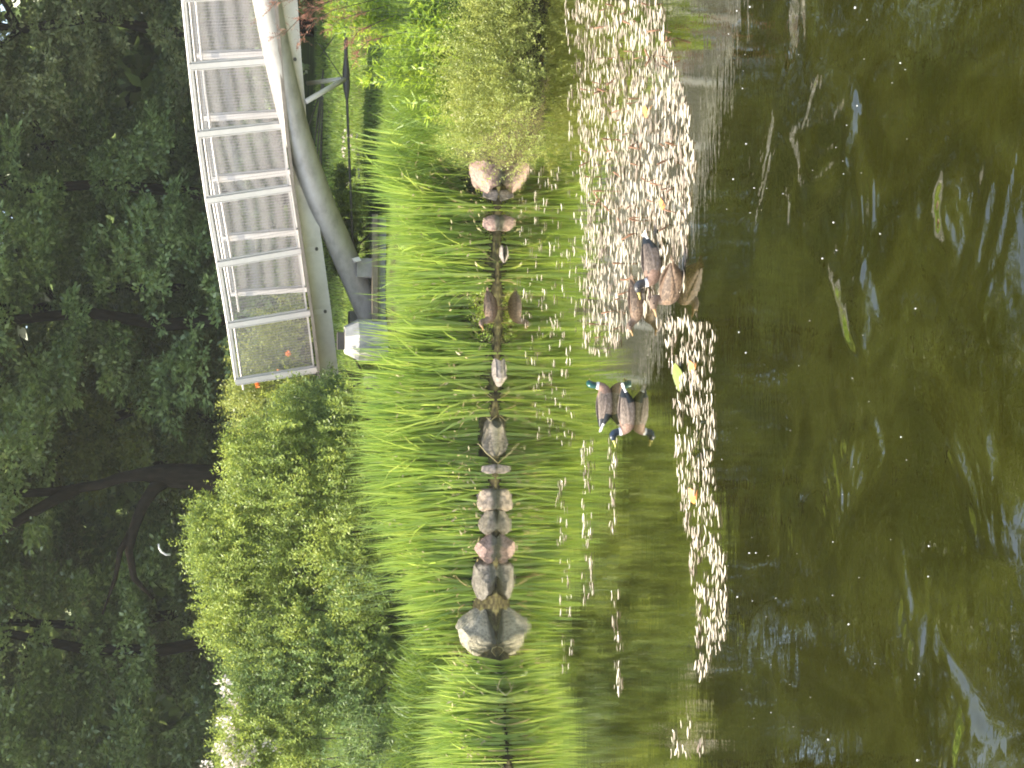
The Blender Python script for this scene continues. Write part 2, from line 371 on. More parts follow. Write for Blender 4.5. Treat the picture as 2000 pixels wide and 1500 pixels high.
# ------------------------------------------------------------------ trees behind
def crown_mesh(name, seed, mt, zlo, zmid, ztop, r_lo, r_hi, n_lo=120, n_hi=60, lo_leaf=400, hi_leaf=190, sector=None):
    rng = np.random.default_rng(seed); parts = []
    for i in range(n_lo + n_hi):
        lo = i < n_lo
        a = rng.uniform(0, 2 * math.pi) if sector is None else rng.uniform(*sector)
        if lo:
            z = rng.uniform(zlo, zmid); R = r_lo * (0.75 + 0.25 * math.sin(z * 1.3 + seed)) * (0.72 + 0.28 * (z - zlo) / (zmid - zlo)); q = rng.uniform(0.45, 1) ** 0.5
            er = np.array([rng.uniform(.5, .95), rng.uniform(.5, .95), rng.uniform(.3, .6)]); k = int(lo_leaf * rng.uniform(.6, 1.3)); L, W = 0.14, 0.08
        else:
            z = rng.uniform(zmid - 0.8, ztop); f = (z - zmid) / (ztop - zmid)
            R = r_hi * math.sqrt(max(0.03, 1 - abs(2 * max(f, 0) - 0.72) ** 2.2 / 1.9)); q = rng.uniform(0.15, 1) ** 0.5
            er = np.array([rng.uniform(1.0, 2.0), rng.uniform(1.0, 2.0), rng.uniform(.6, 1.1)]); k = int(hi_leaf * rng.uniform(.7, 1.3)); L, W = 0.27, 0.16
        c = np.array([math.cos(a) * R * q, math.sin(a) * R * q, z])
        ns = 9 if lo else 5                                            # sprigs of the bough
        us = unit(rng.normal(0, 1, (ns, 3))); us[:, 2] = np.abs(us[:, 2]) * 1.1 - 0.3
        sc = c + us * er * rng.uniform(.6, 1.1, (ns, 1)); sc[:, 2] -= 0.14 * ((sc[:, 0] - c[0]) ** 2 + (sc[:, 1] - c[1]) ** 2)
        pk = rng.integers(0, ns, k); u = unit(rng.normal(0, 1, (k, 3))); u[:, 2] = np.abs(u[:, 2]) * 1.2 - 0.4
        P = sc[pk] + u * (np.array([.30, .30, .20]) if lo else np.array([.7, .7, .45])) * rng.uniform(.35, 1.1, (k, 1)) * rng.uniform(.7, 1.3, (ns, 1))[pk]
        ot = np.array([math.cos(a), math.sin(a), 0])
        d = u * 0.6 + us[pk] * .4 + ot * 0.5 + rng.normal(0, .35, (k, 3)); d[:, 2] -= 0.3
        nn = u * 0.5 + ot * .5 + rng.normal(0, .4, (k, 3)); nn[:, 2] += 0.7
        parts.append(leaf_arrays(P, d, nn, L * rng.uniform(.65, 1.25, k), W * rng.uniform(.7, 1.2, k)))
    V, F = merge(parts)
    return mesh_np(name, V, F, mt, smooth=False)
def trunk_mesh(seed, H, r0):
    rng = np.random.default_rng(seed); t = MB()
    pts = [np.array([0, 0, -0.3])]; n = 9
    for i in range(1, n): pts.append(np.array([rng.normal(0, .12) * i ** .5, rng.normal(0, .12) * i ** .5, H * 0.8 * i / (n - 1)]))
    t.tube(pts, [r0 * (1.25 if i == 0 else 1 - 0.85 * i / (n - 1)) for i in range(n)], 10)
    for j in range(14):
        i = rng.integers(4, n - 1); a = rng.uniform(0, 6.28); L = rng.uniform(1.8, 3.6)
        s = pts[i]; e = s + np.array([math.cos(a) * L, math.sin(a) * L, L * rng.uniform(.1, .6)])
        t.tube([s, (s + e) / 2 + [0, 0, .25], e], [r0 * .38, r0 * .22, r0 * .06], 6)
    return t
TREE_KINDS = [('tree_a', 11, 0.9, 11.0, 17.2, 3.4, 4.2), ('tree_b', 23, 0.8, 11.0, 18.0, 3.5, 4.2), ('tree_c', 37, 1.0, 11.2, 17.6, 3.4, 4.2), ('tree_y', 41, 0.8, 10.5, 15.0, 3.2, 4.0)]
tree_protos = []
def new_tree(kind, loc, label, rz, scale=1.0, group='shady trees behind the footbridge'):
    first = kind not in [k for k, o in tree_protos]
    if first:
        mt, seed, zl, zm, zt, rl, rh = TREE_KINDS[kind]
        o = empty('broadleaf_tree', loc, label, 'tree', group)
        trunk_mesh(seed, zt, 0.19).build('trunk', MT['bark'], o, True)
        link('crown', crown_mesh('crown', seed, MT[mt], zl, zm, zt, rl, rh), o)
        tree_protos.append((kind, o))
    else:
        o = copy_tree([q for k, q in tree_protos if k == kind][0])
        o.location = tuple(loc); tag(o, label, 'tree', group)
    o.rotation_euler = (0, 0, rz); o.scale = (scale,) * 3
    return o
def on_ground(x, Y): return (x, Y, float(ground(x, Y)))
rnd = random.Random(5)
# front row: (X, Y, kind, label)
front = [
    (8.6, 37.5, 2, 'brownish green tree with hanging leaf sprays above the high end of the railing'),
    (4.7, 38.3, 0, 'dark blue green tree just behind the middle of the bridge railing'),
    (1.6, 36.8, 0, 'blue green tree with layered leafy boughs over the low end of the railing'),
    (-0.9, 38.8, 3, 'yellow green tree filling the gap beside the thick forked trunk'),
    (-6.2, 38.0, 1, 'olive green tree behind the tall light green shrubs'),
    (-9.6, 36.6, 1, 'olive green tree rising behind the white flowering shrub'),
]
for i, (x, Y, k, lb) in enumerate(front): new_tree(k, on_ground(x, Y), lb, i * 1.37 + 0.4, 1.0 + 0.04 * ((i * 7) % 3 - 1))
back = [(-15, 40, 1), (-12.5, 45, 0), (-7, 46, 2), (-2.6, 45.5, 0), (2.5, 46, 1), (7, 46, 0), (12.5, 44, 1), (15.5, 38.5, 0), (-19, 37, 2), (20, 42, 1), (-23, 43, 0)]
for i, (x, Y, k) in enumerate(back):
    new_tree(k, on_ground(x, Y), 'tall dark tree of the second row closing the wood behind the bridge', i * 2.1, 1.0 + 0.06 * ((i * 5) % 4 - 1), 'second row of dark trees')
rng = np.random.default_rng(77)
k = 80000
P = np.stack([rng.uniform(-34, 34, k), rng.uniform(52, 58, k), rng.uniform(1.5, 15, k)], -1)
P[:, 2] *= 0.86 + 0.14 * np.sin(P[:, 0] * 0.9)
V, F = leaf_arrays(P, rng.normal(0, 1, (k, 3)) - [0, 0, .4], rng.normal(0, 1, (k, 3)), rng.uniform(.5, .9, k), rng.uniform(.35, .6, k))
tag(link('far_woods', mesh_np('far_woods', V, F, MT['tree_a'], smooth=False)), 'dense dark wood closing the view behind the trees', 'wood', kind='stuff')

# the thick forked trunk
YT = 34.2
rt = empty('forked_tree', (*atY(470, 935, YT)[:2], float(ground(atY(470, 935, YT)[0], YT))), 'tree with thick dark trunk forking behind the tall shrubs', 'tree')
tb = MB(); b0 = np.array(rt.location)
def tp(pts, radii, n=10): tb.tube([atY(x, y, Y) - b0 for x, y, Y in pts], radii, n)
g0 = b0.copy(); g0[2] -= 0.3
tb.tube([g0 - b0 + np.array([0.05, 0, 0]), atY(460, 935, YT) - b0, atY(380, 932, YT) - b0, atY(340, 929, YT) - b0, atY(310, 927, YT) - b0, atY(280, 927, YT) - b0] + [atY(x, y, YT + q) - b0 for x, y, q in [(240, 932, 0), (190, 948, .2), (110, 960, .3), (20, 965, .4), (-160, 950, 0), (-400, 930, 0)]], [0.36, 0.31, 0.285, 0.275, 0.23, 0.15, 0.12, 0.11, 0.10, 0.09, 0.08, 0.05], 12)
tp([(325, 935, YT), (300, 955, YT - .1), (280, 985, YT - .2), (262, 1030, YT - .3), (252, 1075, YT - .4), (262, 1130, YT - .4), (300, 1170, YT - .5)], [0.18, 0.14, 0.125, 0.11, 0.09, 0.07, 0.03])
tp([(262, 1030, YT - .3), (235, 1075, YT - .2), (225, 1130, YT), (200, 1200, YT)], [0.09, 0.07, 0.05, 0.02])
tp([(150, 955, YT + .2), (90, 985, YT), (40, 1015, YT), (-10, 1045, YT)], [0.13, 0.12, 0.11, 0.10])
tb.build('trunk', MT['bark'], rt, True)
cm = crown_mesh('crown', 91, MT['tree_b'], 6.0, 10.0, 14.0, 3.4, 3.6, 50, 40)
link('crown', cm, rt)

# small white curved rod hanging in the leaves
hb = MB(); pc = [atY(x, y, 31.2) for x, y in [(310, 1062), (311, 1070), (316, 1078), (324, 1083), (333, 1083)]]
hb.tube(np.array(pc) - pc[0], 0.022, 8)
hk = hb.build('white_rod', MT['rail'], None, True, pc[0])
tag(hk, 'thin white curved rod showing among the dark tree leaves', 'rod')

# ------------------------------------------------------------------ shrubs on the bank
def px_lobe(x, y, Y, rx, ry, rd):
    """lobe centred at picture point (x, y) at distance Y; radii in metres: along X, along Z, in depth"""
    return (atY(x, y, Y), (rx, rd, ry))
def gz(x, y, Y):
    p = atY(x, y, Y); return (p[0], Y, float(ground(p[0], Y)))
SHR = [
    ('broad light green shrub beside the low end of the bridge', gz(700, 905, 23.6),
     [px_lobe(635, 870, 23.5, .75, 1.0, .8), px_lobe(595, 930, 23.6, .8, 1.05, .8), px_lobe(640, 960, 23.2, .8, .75, .7), px_lobe(550, 895, 23.8, .4, .5, .5), px_lobe(705, 850, 22.7, .55, .42, .4), px_lobe(715, 930, 22.6, .6, .42, .4)], 2300, 'shrub', 5),
    ('tallest light green shrub with a ragged top, in the middle of the shrub bank', gz(700, 1050, 23.8),
     [px_lobe(530, 1050, 23.8, .75, .85, .8), px_lobe(595, 1020, 23.6, .8, .9, .8), px_lobe(640, 1060, 23.2, .8, .7, .7), px_lobe(458, 1085, 24, .42, .5, .5), px_lobe(438, 1010, 24, .28, .32, .4), px_lobe(720, 1010, 22.6, .55, .42, .4), px_lobe(720, 1090, 22.6, .6, .42, .4)], 2500, 'shrub', 6),
    ('bright green domed shrub between the tallest shrub and the white blossoms', gz(700, 1190, 23.6),
     [px_lobe(530, 1170, 23.8, .8, .85, .8), px_lobe(585, 1210, 23.6, .8, 1.0, .8), px_lobe(640, 1230, 23.2, .75, .7, .7), px_lobe(735, 1170, 22.6, .6, .42, .4), px_lobe(740, 1250, 22.6, .6, .42, .4)], 2300, 'shrub', 7),
    ('darker green shrub reaching low behind the arching grass tufts', gz(720, 1310, 23.2),
     [px_lobe(620, 1300, 23.2, .8, .8, .7), px_lobe(575, 1310, 23.5, .75, .75, .7), px_lobe(690, 1320, 22.9, .7, .45, .6), px_lobe(745, 1310, 22.6, .6, .4, .4), px_lobe(745, 1380, 22.6, .55, .4, .4), px_lobe(745, 1460, 22.6, .55, .4, .4)], 2000, 'shrub_d', 8),
]
for lb, base, lobes, n, mt, sd in SHR:
    shrub('leafy_shrub', lb, 'shrub', base, lobes, n, MT[mt], 0.072, 0.030, (0.2, 0.46), 17, 0.75, 0, sd, 'light green shrubs on the bank')
ros = shrub('flowering_shrub', 'light green shrub topped with clusters of white blossom', 'shrub', gz(720, 1440, 23.6),
            [px_lobe(550, 1420, 23.8, .8, .6, .7), px_lobe(560, 1450, 23.4, .8, .8, .7), px_lobe(595, 1370, 23.7, .7, .7, .6), px_lobe(650, 1420, 23.2, .75, .6, .6), px_lobe(555, 1500, 23.8, .5, .7, .6)], 2500, MT['shrub'], 0.065, 0.03, (0.18, 0.42), 15, 0.7, 0, 9)
rng = np.random.default_rng(3); parts = []; rb = np.array(ros.location)
for (x, y) in [(432, 1333), (437, 1352), (455, 1372), (460, 1385), (430, 1408), (440, 1412), (446, 1420), (452, 1432), (470, 1410), (462, 1446), (455, 1440), (448, 1445), (484, 1415), (505, 1412), (478, 1455), (432, 1462), (440, 1470), (450, 1474), (436, 1480), (445, 1490), (460, 1485), (470, 1476), (480, 1470), (486, 1462), (438, 1496), (452, 1498), (466, 1495), (478, 1488), (488, 1484), (520, 1450), (540, 1460), (430, 1455), (425, 1466), (398, 1496)]:
    c = atY(x + 4, y, 23.1 + rng.uniform(-.15, .25)) - rb; kk = 26
    u = unit(rng.normal(0, 1, (kk, 3)))
    parts.append(leaf_arrays(c + u * rng.uniform(.01, .09, (kk, 1)), u, rng.normal(0, 1, (kk, 3)), rng.uniform(.04, .065, kk), rng.uniform(.035, .055, kk)))
V, F = merge(parts); link('blossoms', mesh_np('blossoms', V, F, MT['blossom']), ros)

orr = shrub('airy_shrub', 'airy pale green shrub with a few orange flowers behind the end of the railing', 'shrub', gz(640, 740, 27.5),
            [px_lobe(560, 760, 27.5, .75, .75, .8), px_lobe(560, 690, 28, .7, .7, .8), px_lobe(500, 790, 27.8, .45, .4, .6), px_lobe(600, 650, 28.5, .7, .5, .8)], 950, MT['grey_shrub'], 0.07, 0.036, (0.2, 0.5), 12, 0.6, 0, 15)
rb = np.array(orr.location)
for (x, y) in [(563, 690), (502, 752), (545, 725)]:
    c = atY(x, y, 26.6) - rb; kk = 26; u = unit(rng.normal(0, 1, (kk, 3)))
    V, F = leaf_arrays(c + u * .012, u, rng.normal(0, 1, (kk, 3)), rng.uniform(.03, .06, kk), rng.uniform(.03, .05, kk))
    link('orange_flower', mesh_np('orange_flower', V, F, MT['orange_petal']), orr)

shrub('round_shrub', 'low rounded green bush tucked under the bridge end', 'shrub', gz(700, 800, 24.2),
      [px_lobe(680, 800, 24.0, .5, .35, .5), px_lobe(620, 800, 24.6, .45, .5, .5)], 800, MT['shrub_d'], 0.06, 0.03, (0.15, 0.35), 14, 0.6, 0, 16)
shrub('round_shrub', 'small yellow green bush on the ground under the arch tube', 'shrub', gz(720, 440, 26),
      [px_lobe(700, 430, 26, .5, .3, .5), px_lobe(695, 480, 26.3, .4, .3, .4), px_lobe(700, 370, 26.5, .5, .25, .4)], 700, MT['shrub'], 0.07, 0.04, (0.12, 0.3), 12, 0.5, 0, 17)
shrub('fine_leaved_shrub', 'grey green fine leaved shrub hanging over the water near the pink boulder', 'shrub', (*atz(1035, 120)[:2], 0.05),
      [px_lobe(1010, 60, 17.4, .55, .5, .45), px_lobe(1000, 150, 17.3, .55, .5, .45), px_lobe(1000, 225, 17.3, .42, .40, .4), px_lobe(965, 110, 17.5, .6, .40, .40), px_lobe(1005, -40, 17.5, .55, .5, .45), px_lobe(950, 215, 17.6, .4, .3, .4), px_lobe(1050, 20, 17.2, .55, .28, .3), px_lobe(1055, 120, 17.1, .55, .26, .3), px_lobe(1055, 215, 17.1, .45, .22, .3)],
      2200, MT['grey_shrub'], 0.040, 0.014, (0.2, 0.62), 22, 0.5, 0.05, 18, None, 3)

shrub('hedge', 'dark undergrowth hedge at the far edge of the lawn, seen under the bridge', 'hedge', (6.5, 33.5, 1.7),
      [((x, 33.5 + .3 * math.sin(x * 2), 2.35), (.9, .7, .8)) for x in np.arange(-1.5, 11, 1.0)], 1500, MT['tree_a'], 0.15, 0.08, (0.2, 0.4), 12, 0.5, 0, 19)

# ------------------------------------------------------------------ leafy perennials
def stem_plant(name, label, cat, base, tops, mt, L, W, n_leaf, droop, seed, group=None, r=0.006, spread=0.9):
    """tops: list of top points; each stem carries ranked leaves"""
    rng = np.random.default_rng(seed); root = empty(name, base, label, cat, group); b = np.asarray(base); st = MB(); parts = []
    for tpnt in tops:
        s = np.array([rng.normal(0, .12), rng.normal(0, .1), -0.02]); e = np.asarray(tpnt) - b
        s[0] += e[0] * 0.45; s[1] += e[1] * 0.3
        mid = (s + e) / 2 + np.array([e[0] - s[0], 0, 0]) * -0.08
        st.tube([s, mid, e], [r, r * .8, r * .4], 5)
        for q0, q1 in ((s + (mid - s) * .3, mid), (mid, e)):
            dv = (q1 - q0); ln = np.linalg.norm(dv)
            parts.append(sprays(rng, q0[None], dv[None], np.array([ln]), n_leaf, L, W, droop, spread, 0.6))
        k = 7; u = unit(rng.normal(0, .6, (k, 3)) + [0, 0, 1.0])
        parts.append(leaf_arrays(np.repeat(e[None], k, 0), u, rng.normal(0, 1, (k, 3)), rng.uniform(.5, .8, k) * L, rng.uniform(.7, 1, k) * W))
    V, F = merge(parts)
    link('leaf_sprays', mesh_np('leaf_sprays', V, F, mt), root)
    st.build('stem', MT['stalk'], root, True)
    return root
rr = random.Random(12)
TALL = [
    ('bright green tall leafy plant at the top of the bank beside the rusty plumes', (950, 20, 18.6), [(648 + rr.uniform(-5, 55), rr.uniform(-25, 75)) for _ in range(42)]),
    ('bright green leafy plant in front of the bridge, next to the tie rod end', (950, 110, 18.7), [(700 + rr.uniform(-5, 90), rr.uniform(60, 170)) for _ in range(22)]),
    ('lower bright green leafy plant sloping down to the pale boulder', (960, 190, 18.5), [(790 + rr.uniform(-10, 90), rr.uniform(120, 235)) for _ in range(16)]),
    ('bright green leafy plant filling the bank above the fine leaved shrub', (1000, 60, 18.0), [(800 + rr.uniform(-30, 100), rr.uniform(-20, 150)) for _ in range(26)]),
]
for i, (lb, (x, y, Y), tops) in enumerate(TALL):
    stem_plant('tall_leafy_plant', lb, 'plant', gz(x, y, Y), [atY(a, b, Y + rr.uniform(-.35, .35)) for a, b in tops], MT['tall'], 0.15, 0.034, 22, 0.12, 40 + i, 'leafy plants by the high end of the bridge', 0.006)
stem_plant('tall_leafy_plant', 'leafy plant at the frame edge overhanging the dark water beyond the pond weed', 'plant', (5.4, 14.9, 0.0), [(4.3 + rr.uniform(-.55, .5), 14.6 + rr.uniform(-.7, .6), 1.75 + rr.uniform(-.5, .6)) for _ in range(3)], MT['tall'], 0.10, 0.024, 22, 0.1, 49) if False else None
LANCE = [
    ('ranked narrow leaved plant standing in front of the tallest shrub', (800, 1140, 21.9), [(638 + rr.uniform(0, 70), 1085 + rr.uniform(0, 110)) for _ in range(22)]),
    ('ranked narrow leaved plant in front of the white flowering shrub', (820, 1420, 21.9), [(650 + rr.uniform(0, 80), 1370 + rr.uniform(0, 120)) for _ in range(24)]),
    ('ranked narrow leaved plant at the water end of the flowering shrub', (810, 1500, 21.6), [(600 + rr.uniform(0, 120), 1460 + rr.uniform(0, 90)) for _ in range(18)]),
]
for i, (lb, (x, y, Y), tops) in enumerate(LANCE):
    stem_plant('narrow_leaved_plant', lb, 'plant', gz(x, y, Y), [atY(a, b, Y + rr.uniform(-.3, .3)) for a, b in tops], MT['lance'], 0.115, 0.018, 15, 0.55, 60 + i, 'narrow leaved plants before the shrubs', 0.005)
# rusty plumes
rng = np.random.default_rng(8)
pl = empty('plume_plant', gz(900, -10, 18.6), 'feathery rust brown flower plumes hanging in front of the bridge tube', 'plant'); pb = np.array(pl.location)
st = MB(); parts = []
for (ends, s0) in [([(600, 20), (560, 62), (522, 78)], (720, -30)), ([(650, 20), (610, 45), (578, 100)], (730, 0)), ([(600, -10), (540, 5), (505, 40)], (700, -40)), ([(690, 30), (660, 40), (640, 60)], (760, 10)), ([(700, 60), (690, 75), (680, 92)], (770, 30)), ([(720, 80), (700, 100), (696, 118)], (800, 60)), ([(640, 5), (615, 20), (600, 30)], (720, -20))]:
    P0 = [atY(s0[0], s0[1], 18.4)] + [atY(x, y, 18.2) for x, y in ends]
    P0 = [p - pb for p in P0]; st.tube(P0, [0.006, 0.005, 0.004, 0.002], 5)
    for a, b in zip(P0[1:-1] + [P0[0] * .4 + P0[1] * .6], P0[2:] + [P0[1]]):
        kk = 15; t = rng.uniform(0, 1, (kk, 1)); Bp = a + (b - a) * t; dd = (b - a)[None] * 0.8 / np.linalg.norm(b - a) + rng.normal(0, .6, (kk, 3)); dd[:, 2] += .25
        parts.append(sprays(rng, Bp, dd, rng.uniform(.07, .2, kk), 13, .018, .011, 0, .8))
V, F = merge(parts); link('plume', mesh_np('plume', V, F, MT['plume']), pl); st.build('stem', MT['twig'], pl, True)

# ------------------------------------------------------------------ iris, grass
ROCKS = [(y0, y1, d) for y0, y1, d in [(1185, 1287, .8), (1098, 1178, .8), (1044, 1102, .8), (1000, 1046, .8), (956, 1002, .8), (906, 926, .8), (815, 894, .8), (418, 451, .8), (370, 392, .8), (274, 374, .8), (575, 640, .55)]]
def clear_of_rocks(P, loc, rng):
    """no blade grows through or in front of a shore stone"""
    for y0, y1, d in ROCKS:
        a, b = atz(972, y1, 0), atz(972, y0, 0); Wd = b[0] - a[0]
        hit = (P[:, 0] + loc[0] > a[0] - .02) & (P[:, 0] + loc[0] < b[0] + .02) & (P[:, 1] + loc[1] < a[1] + Wd * d)
        P[hit, 1] = a[1] + Wd * d - loc[1] + np.abs(rng.normal(.05, .1, hit.sum()))
def iris_clump(loc, h, seed, label, n=120, spread=(.27, .15), group='sword leaved iris clumps along the waterline'):
    rng = np.random.default_rng(seed); o = empty('iris_clump', loc, label, 'iris', group)
    P = np.stack([rng.normal(0, spread[0], n), rng.normal(0, spread[1], n) + .05, rng.uniform(-.04, .02, n)], -1)
    clear_of_rocks(P, loc, rng)
    P[:, 2] += np.clip(ground(P[:, 0] + loc[0], P[:, 1] + loc[1]) - loc[2], -0.1, 0.5)
    az = np.arctan2(P[:, 1], P[:, 0]) + rng.normal(0, .8, n)
    V, F = blades(rng, P, az, np.abs(rng.normal(0.05, .09, n)), h * rng.uniform(.9, 1.1) * rng.uniform(.5, 1.06, n), rng.uniform(.021, .044, n), np.where(rng.uniform(0, 1, n) < .13, rng.uniform(.6, 1.7, n), np.abs(rng.normal(.05, .14, n))))
    link('blade_fan', mesh_np('blade_fan', V, F, MT['iris']), o)
    k = max(5, n // 7); P2 = P[rng.integers(0, n, k)]
    V, F = blades(rng, P2, rng.uniform(0, 6.28, k), rng.uniform(.2, .7, k), h * rng.uniform(.25, .6, k), rng.uniform(.012, .02, k), rng.uniform(.8, 2.2, k))
    k = 22; P3 = np.stack([rng.normal(0, spread[0], k), rng.uniform(-.3, .1, k), rng.uniform(.3, .75, k) * h], -1)
    V2, F2 = leaf_arrays(P3, rng.normal(0, 1, (k, 3)), rng.normal(0, 1, (k, 3)), rng.uniform(.04, .11, k), rng.uniform(.012, .03, k))
    V, F = merge([(V, F), (V2, F2)])
    link('withered_leaves', mesh_np('withered_leaves', V, F, MT['dry']), o)
    return o
IR = [  # y, waterline x, tip x, label
    (318, 974, 770, 'narrow iris clump rising right behind the big pink boulder', 70),
    (352, 973, 745, 'iris clump between the big pink boulder and the small grey stone', 100),
    (400, 972, 730, 'iris clump standing behind the pink block by the water', 130),
    (440, 970, 748, 'iris clump in front of the paved foot of the bridge', 130),
    (485, 970, 752, 'iris clump in front of the tube end, behind the half sunk pink stone', 140),
    (530, 972, 758, 'iris clump just beyond the tail of the duck on the shore', 130),
    (570, 960, 770, 'iris clump directly behind the duck on the shore', 100),
    (625, 955, 785, 'short iris clump above the head of the duck on the shore', 80),
    (672, 968, 745, 'iris clump in front of the octagonal concrete block', 130),
    (722, 970, 695, 'tall iris clump behind the pointed white stone', 230),
    (770, 968, 695, 'tall iris clump between the pointed white stone and the brown boulder', 150),
    (815, 966, 705, 'tall iris clump whose blades rise over the brown boulder', 150),
    (862, 962, 702, 'iris clump straight behind the brown boulder', 140),
    (905, 967, 705, 'iris clump behind the small square pale block', 150),
    (950, 966, 708, 'iris clump behind the beige pink stone', 150),
    (998, 962, 710, 'iris clump behind the low mossy rock', 150),
    (1045, 960, 735, 'iris clump between the low mossy rock and the wedge shaped pink stone', 140),
    (1090, 962, 748, 'iris clump behind the wedge shaped pink stone and before the narrow leaved plant', 140),
    (1135, 962, 762, 'iris clump behind the dark speckled boulder', 130),
    (1158, 968, 780, 'iris clump between the dark speckled boulder and the largest grey boulder', 110),
    (1335, 980, 850, 'thin iris clump just past the shaded side of the largest grey boulder', 45),
    (1362, 986, 850, 'low iris clump among bent dead stems', 70),
    (1400, 990, 830, 'iris clump standing before the arching grass at the shallow corner', 110),
    (1455, 992, 830, 'iris clump near the frame edge at the shallow corner', 130),
    (1505, 996, 835, 'outermost iris clump cut by the frame edge at the shallow corner', 120),
]
for i, (y, xw, xt, lb, n) in enumerate(IR):
    p = atz(xw, y, 0); Yi = p[1] + .34; zi = float(ground(p[0], Yi)) - .04
    iris_clump((p[0], Yi, zi), (atY(xt, y, Yi)[2] - zi) * 1.0, 200 + i, lb, int(n * 1.3))
FANS = [(396, 'small iris fan at the water between pink block and whitish grey stone', .8), (462, 'small iris fan at the water before the half sunk pink stone', .9), (545, 'small iris fan standing in the water behind the shore duck tail', .7), (690, 'small iris fan at the water before the pointed white stone', .9),
        (778, 'small iris fan at the water past the pointed white stone', 1.0), (808, 'small iris fan at the tip of the striped brown boulder', .9), (899, 'small iris fan at the water between striped boulder and square pale block', .9), (932, 'small iris fan at the water beside the square pale block', 1.0),
        (1000, 'small iris fan splitting the beige stone from the low mossy rock', .9), (1062, 'small iris fan leaning over the wedge shaped pink stone', .7), (1318, 'small iris fan squeezed against the shaded side of the largest boulder', .8),
        (1375, 'small iris fan at the water behind the arching dead stem', .8), (1440, 'small iris fan at the water where the dead stem ends', .8), (1492, 'small iris fan at the frame edge in the shallow corner', .8)]
for i, (y, lb, h) in enumerate(FANS):
    q = atz(float(np.interp(y, [b for a, b in [(0, 0)]] + [v[0] for v in SH[::-1]], [1050] + [v[1] for v in SH[::-1]])), y, 0)
    iris_clump((q[0], q[1] + .1, -.02), h, 280 + i, lb, 46, (.14, .05), 'small iris fans standing in the water edge')
p = atY(955, 247, 18.6); iris_clump((p[0], 18.6, float(ground(p[0], 18.6))), 0.85, 260, 'small iris tuft between the pale boulder and the pink boulder', 60, (.13, .12))

def grass_tuft(loc, h, seed, label, n=150, group='arching grass tufts on the bank', spread=.22, mt='grass', dirn=None):
    rng = np.random.default_rng(seed); o = empty('grass_tuft', loc, label, 'grass tuft', group)
    P = np.stack([rng.normal(0, spread, n), rng.normal(0, spread, n), np.zeros(n) - .02], -1)
    az = rng.uniform(0, 6.28, n) if dirn is None else rng.normal(dirn, .7, n)
    V, F = blades(rng, P, az, rng.uniform(.05, .5, n), h * rng.uniform(.5, 1.15, n), rng.uniform(.008, .014, n), rng.uniform(.6, 2.1, n))
    link('blade_fan', mesh_np('blade_fan', V, F, MT[mt]), o); return o
GT_ = [(850, 1215, 21.2, .75, 'arching grass tuft behind the largest grey boulder'), (850, 1265, 21.3, .75, 'arching grass tuft on the shaded side of the largest grey boulder'),
       (850, 1320, 21.3, .8, 'arching grass tuft above the bent dead stems'), (845, 1370, 21.5, .75, 'arching grass tuft under the narrow leaved plants'),
       (850, 1425, 21.4, .75, 'arching grass tuft behind the iris of the shallow corner'), (850, 1480, 21.5, .75, 'arching grass tuft at the frame edge over the shallow corner'),
       (830, 1190, 21.6, .6, 'arching grass tuft below the ranked narrow leaves'), (800, 1290, 22, .6, 'short arching grass tuft at the foot of the darker shrub'),
       (790, 1345, 22, .6, 'short arching grass tuft between darker shrub and narrow leaves'),
       (880, 170, 19.3, 1.15, 'long pale arching grass tuft above the pale pink boulder'), (870, 110, 19.8, 1.0, 'long arching grass tuft below the tie rod of the bridge'),
       (890, 300, 20.6, .8, 'dark grassy tuft in the hollow behind the pink boulder'), (880, 350, 20.8, .9, 'dark grassy tuft between iris and tie rod'),
       (870, 225, 20.0, .8, 'arching grass tuft behind the small iris tuft')]
for i, (x, y, Y, h, lb) in enumerate(GT_):
    grass_tuft(gz(x, y, Y), h, 300 + i, lb, 190, dirn=(-2.2 if 9 <= i <= 10 else None))
# lawn and low ground cover
rng = np.random.default_rng(31); k = 90000
X = rng.uniform(-10, 10, k); T = np.concatenate([rng.uniform(.5, 7, k // 2), rng.uniform(4, 19, k - k // 2)]); Y = shore(X) + T
ok = ~((X > .3) & (X < 3.0) & (Y > 22.2) & (Y < 26.5)); X, Y, T = X[ok], Y[ok], T[ok]; k = len(X)
P = np.stack([X, Y, ground(X, Y) - .01], -1); far = T > 5.2
V, F = blades(rng, P, rng.uniform(0, 6.28, k), rng.uniform(.05, .5, k), np.where(far, rng.uniform(.06, .16, k), rng.uniform(.12, .36, k)), np.where(far, .022, .014) * rng.uniform(.8, 1.3, k), rng.uniform(.2, 1.2, k), 2)
tag(link('grass', mesh_np('grass', V, F, MT['lawn_blade'])), 'bright green grass growing on the bank and lawn', 'grass', kind='stuff')
k = 60; pts_d = [(rng.uniform(636, 668), rng.uniform(250, 370)) for _ in range(26)]
parts = []
for x, y in pts_d:
    Y = 27 + rng.uniform(-1, 1.5); c = atY(x, y, Y); c[2] = float(ground(c[0], c[1])) + .16
    u = unit(rng.normal(0, 1, (8, 3)) + [0, 0, .6]); parts.append(leaf_arrays(np.repeat(c[None], 8, 0), u, rng.normal(0, 1, (8, 3)), rng.uniform(.03, .05, 8), rng.uniform(.02, .03, 8)))
V, F = merge(parts)
tag(link('wildflowers', mesh_np('wildflowers', V, F, MT['blossom'])), 'scattered white wildflowers in the lawn under the bridge', 'wildflowers', kind='stuff')

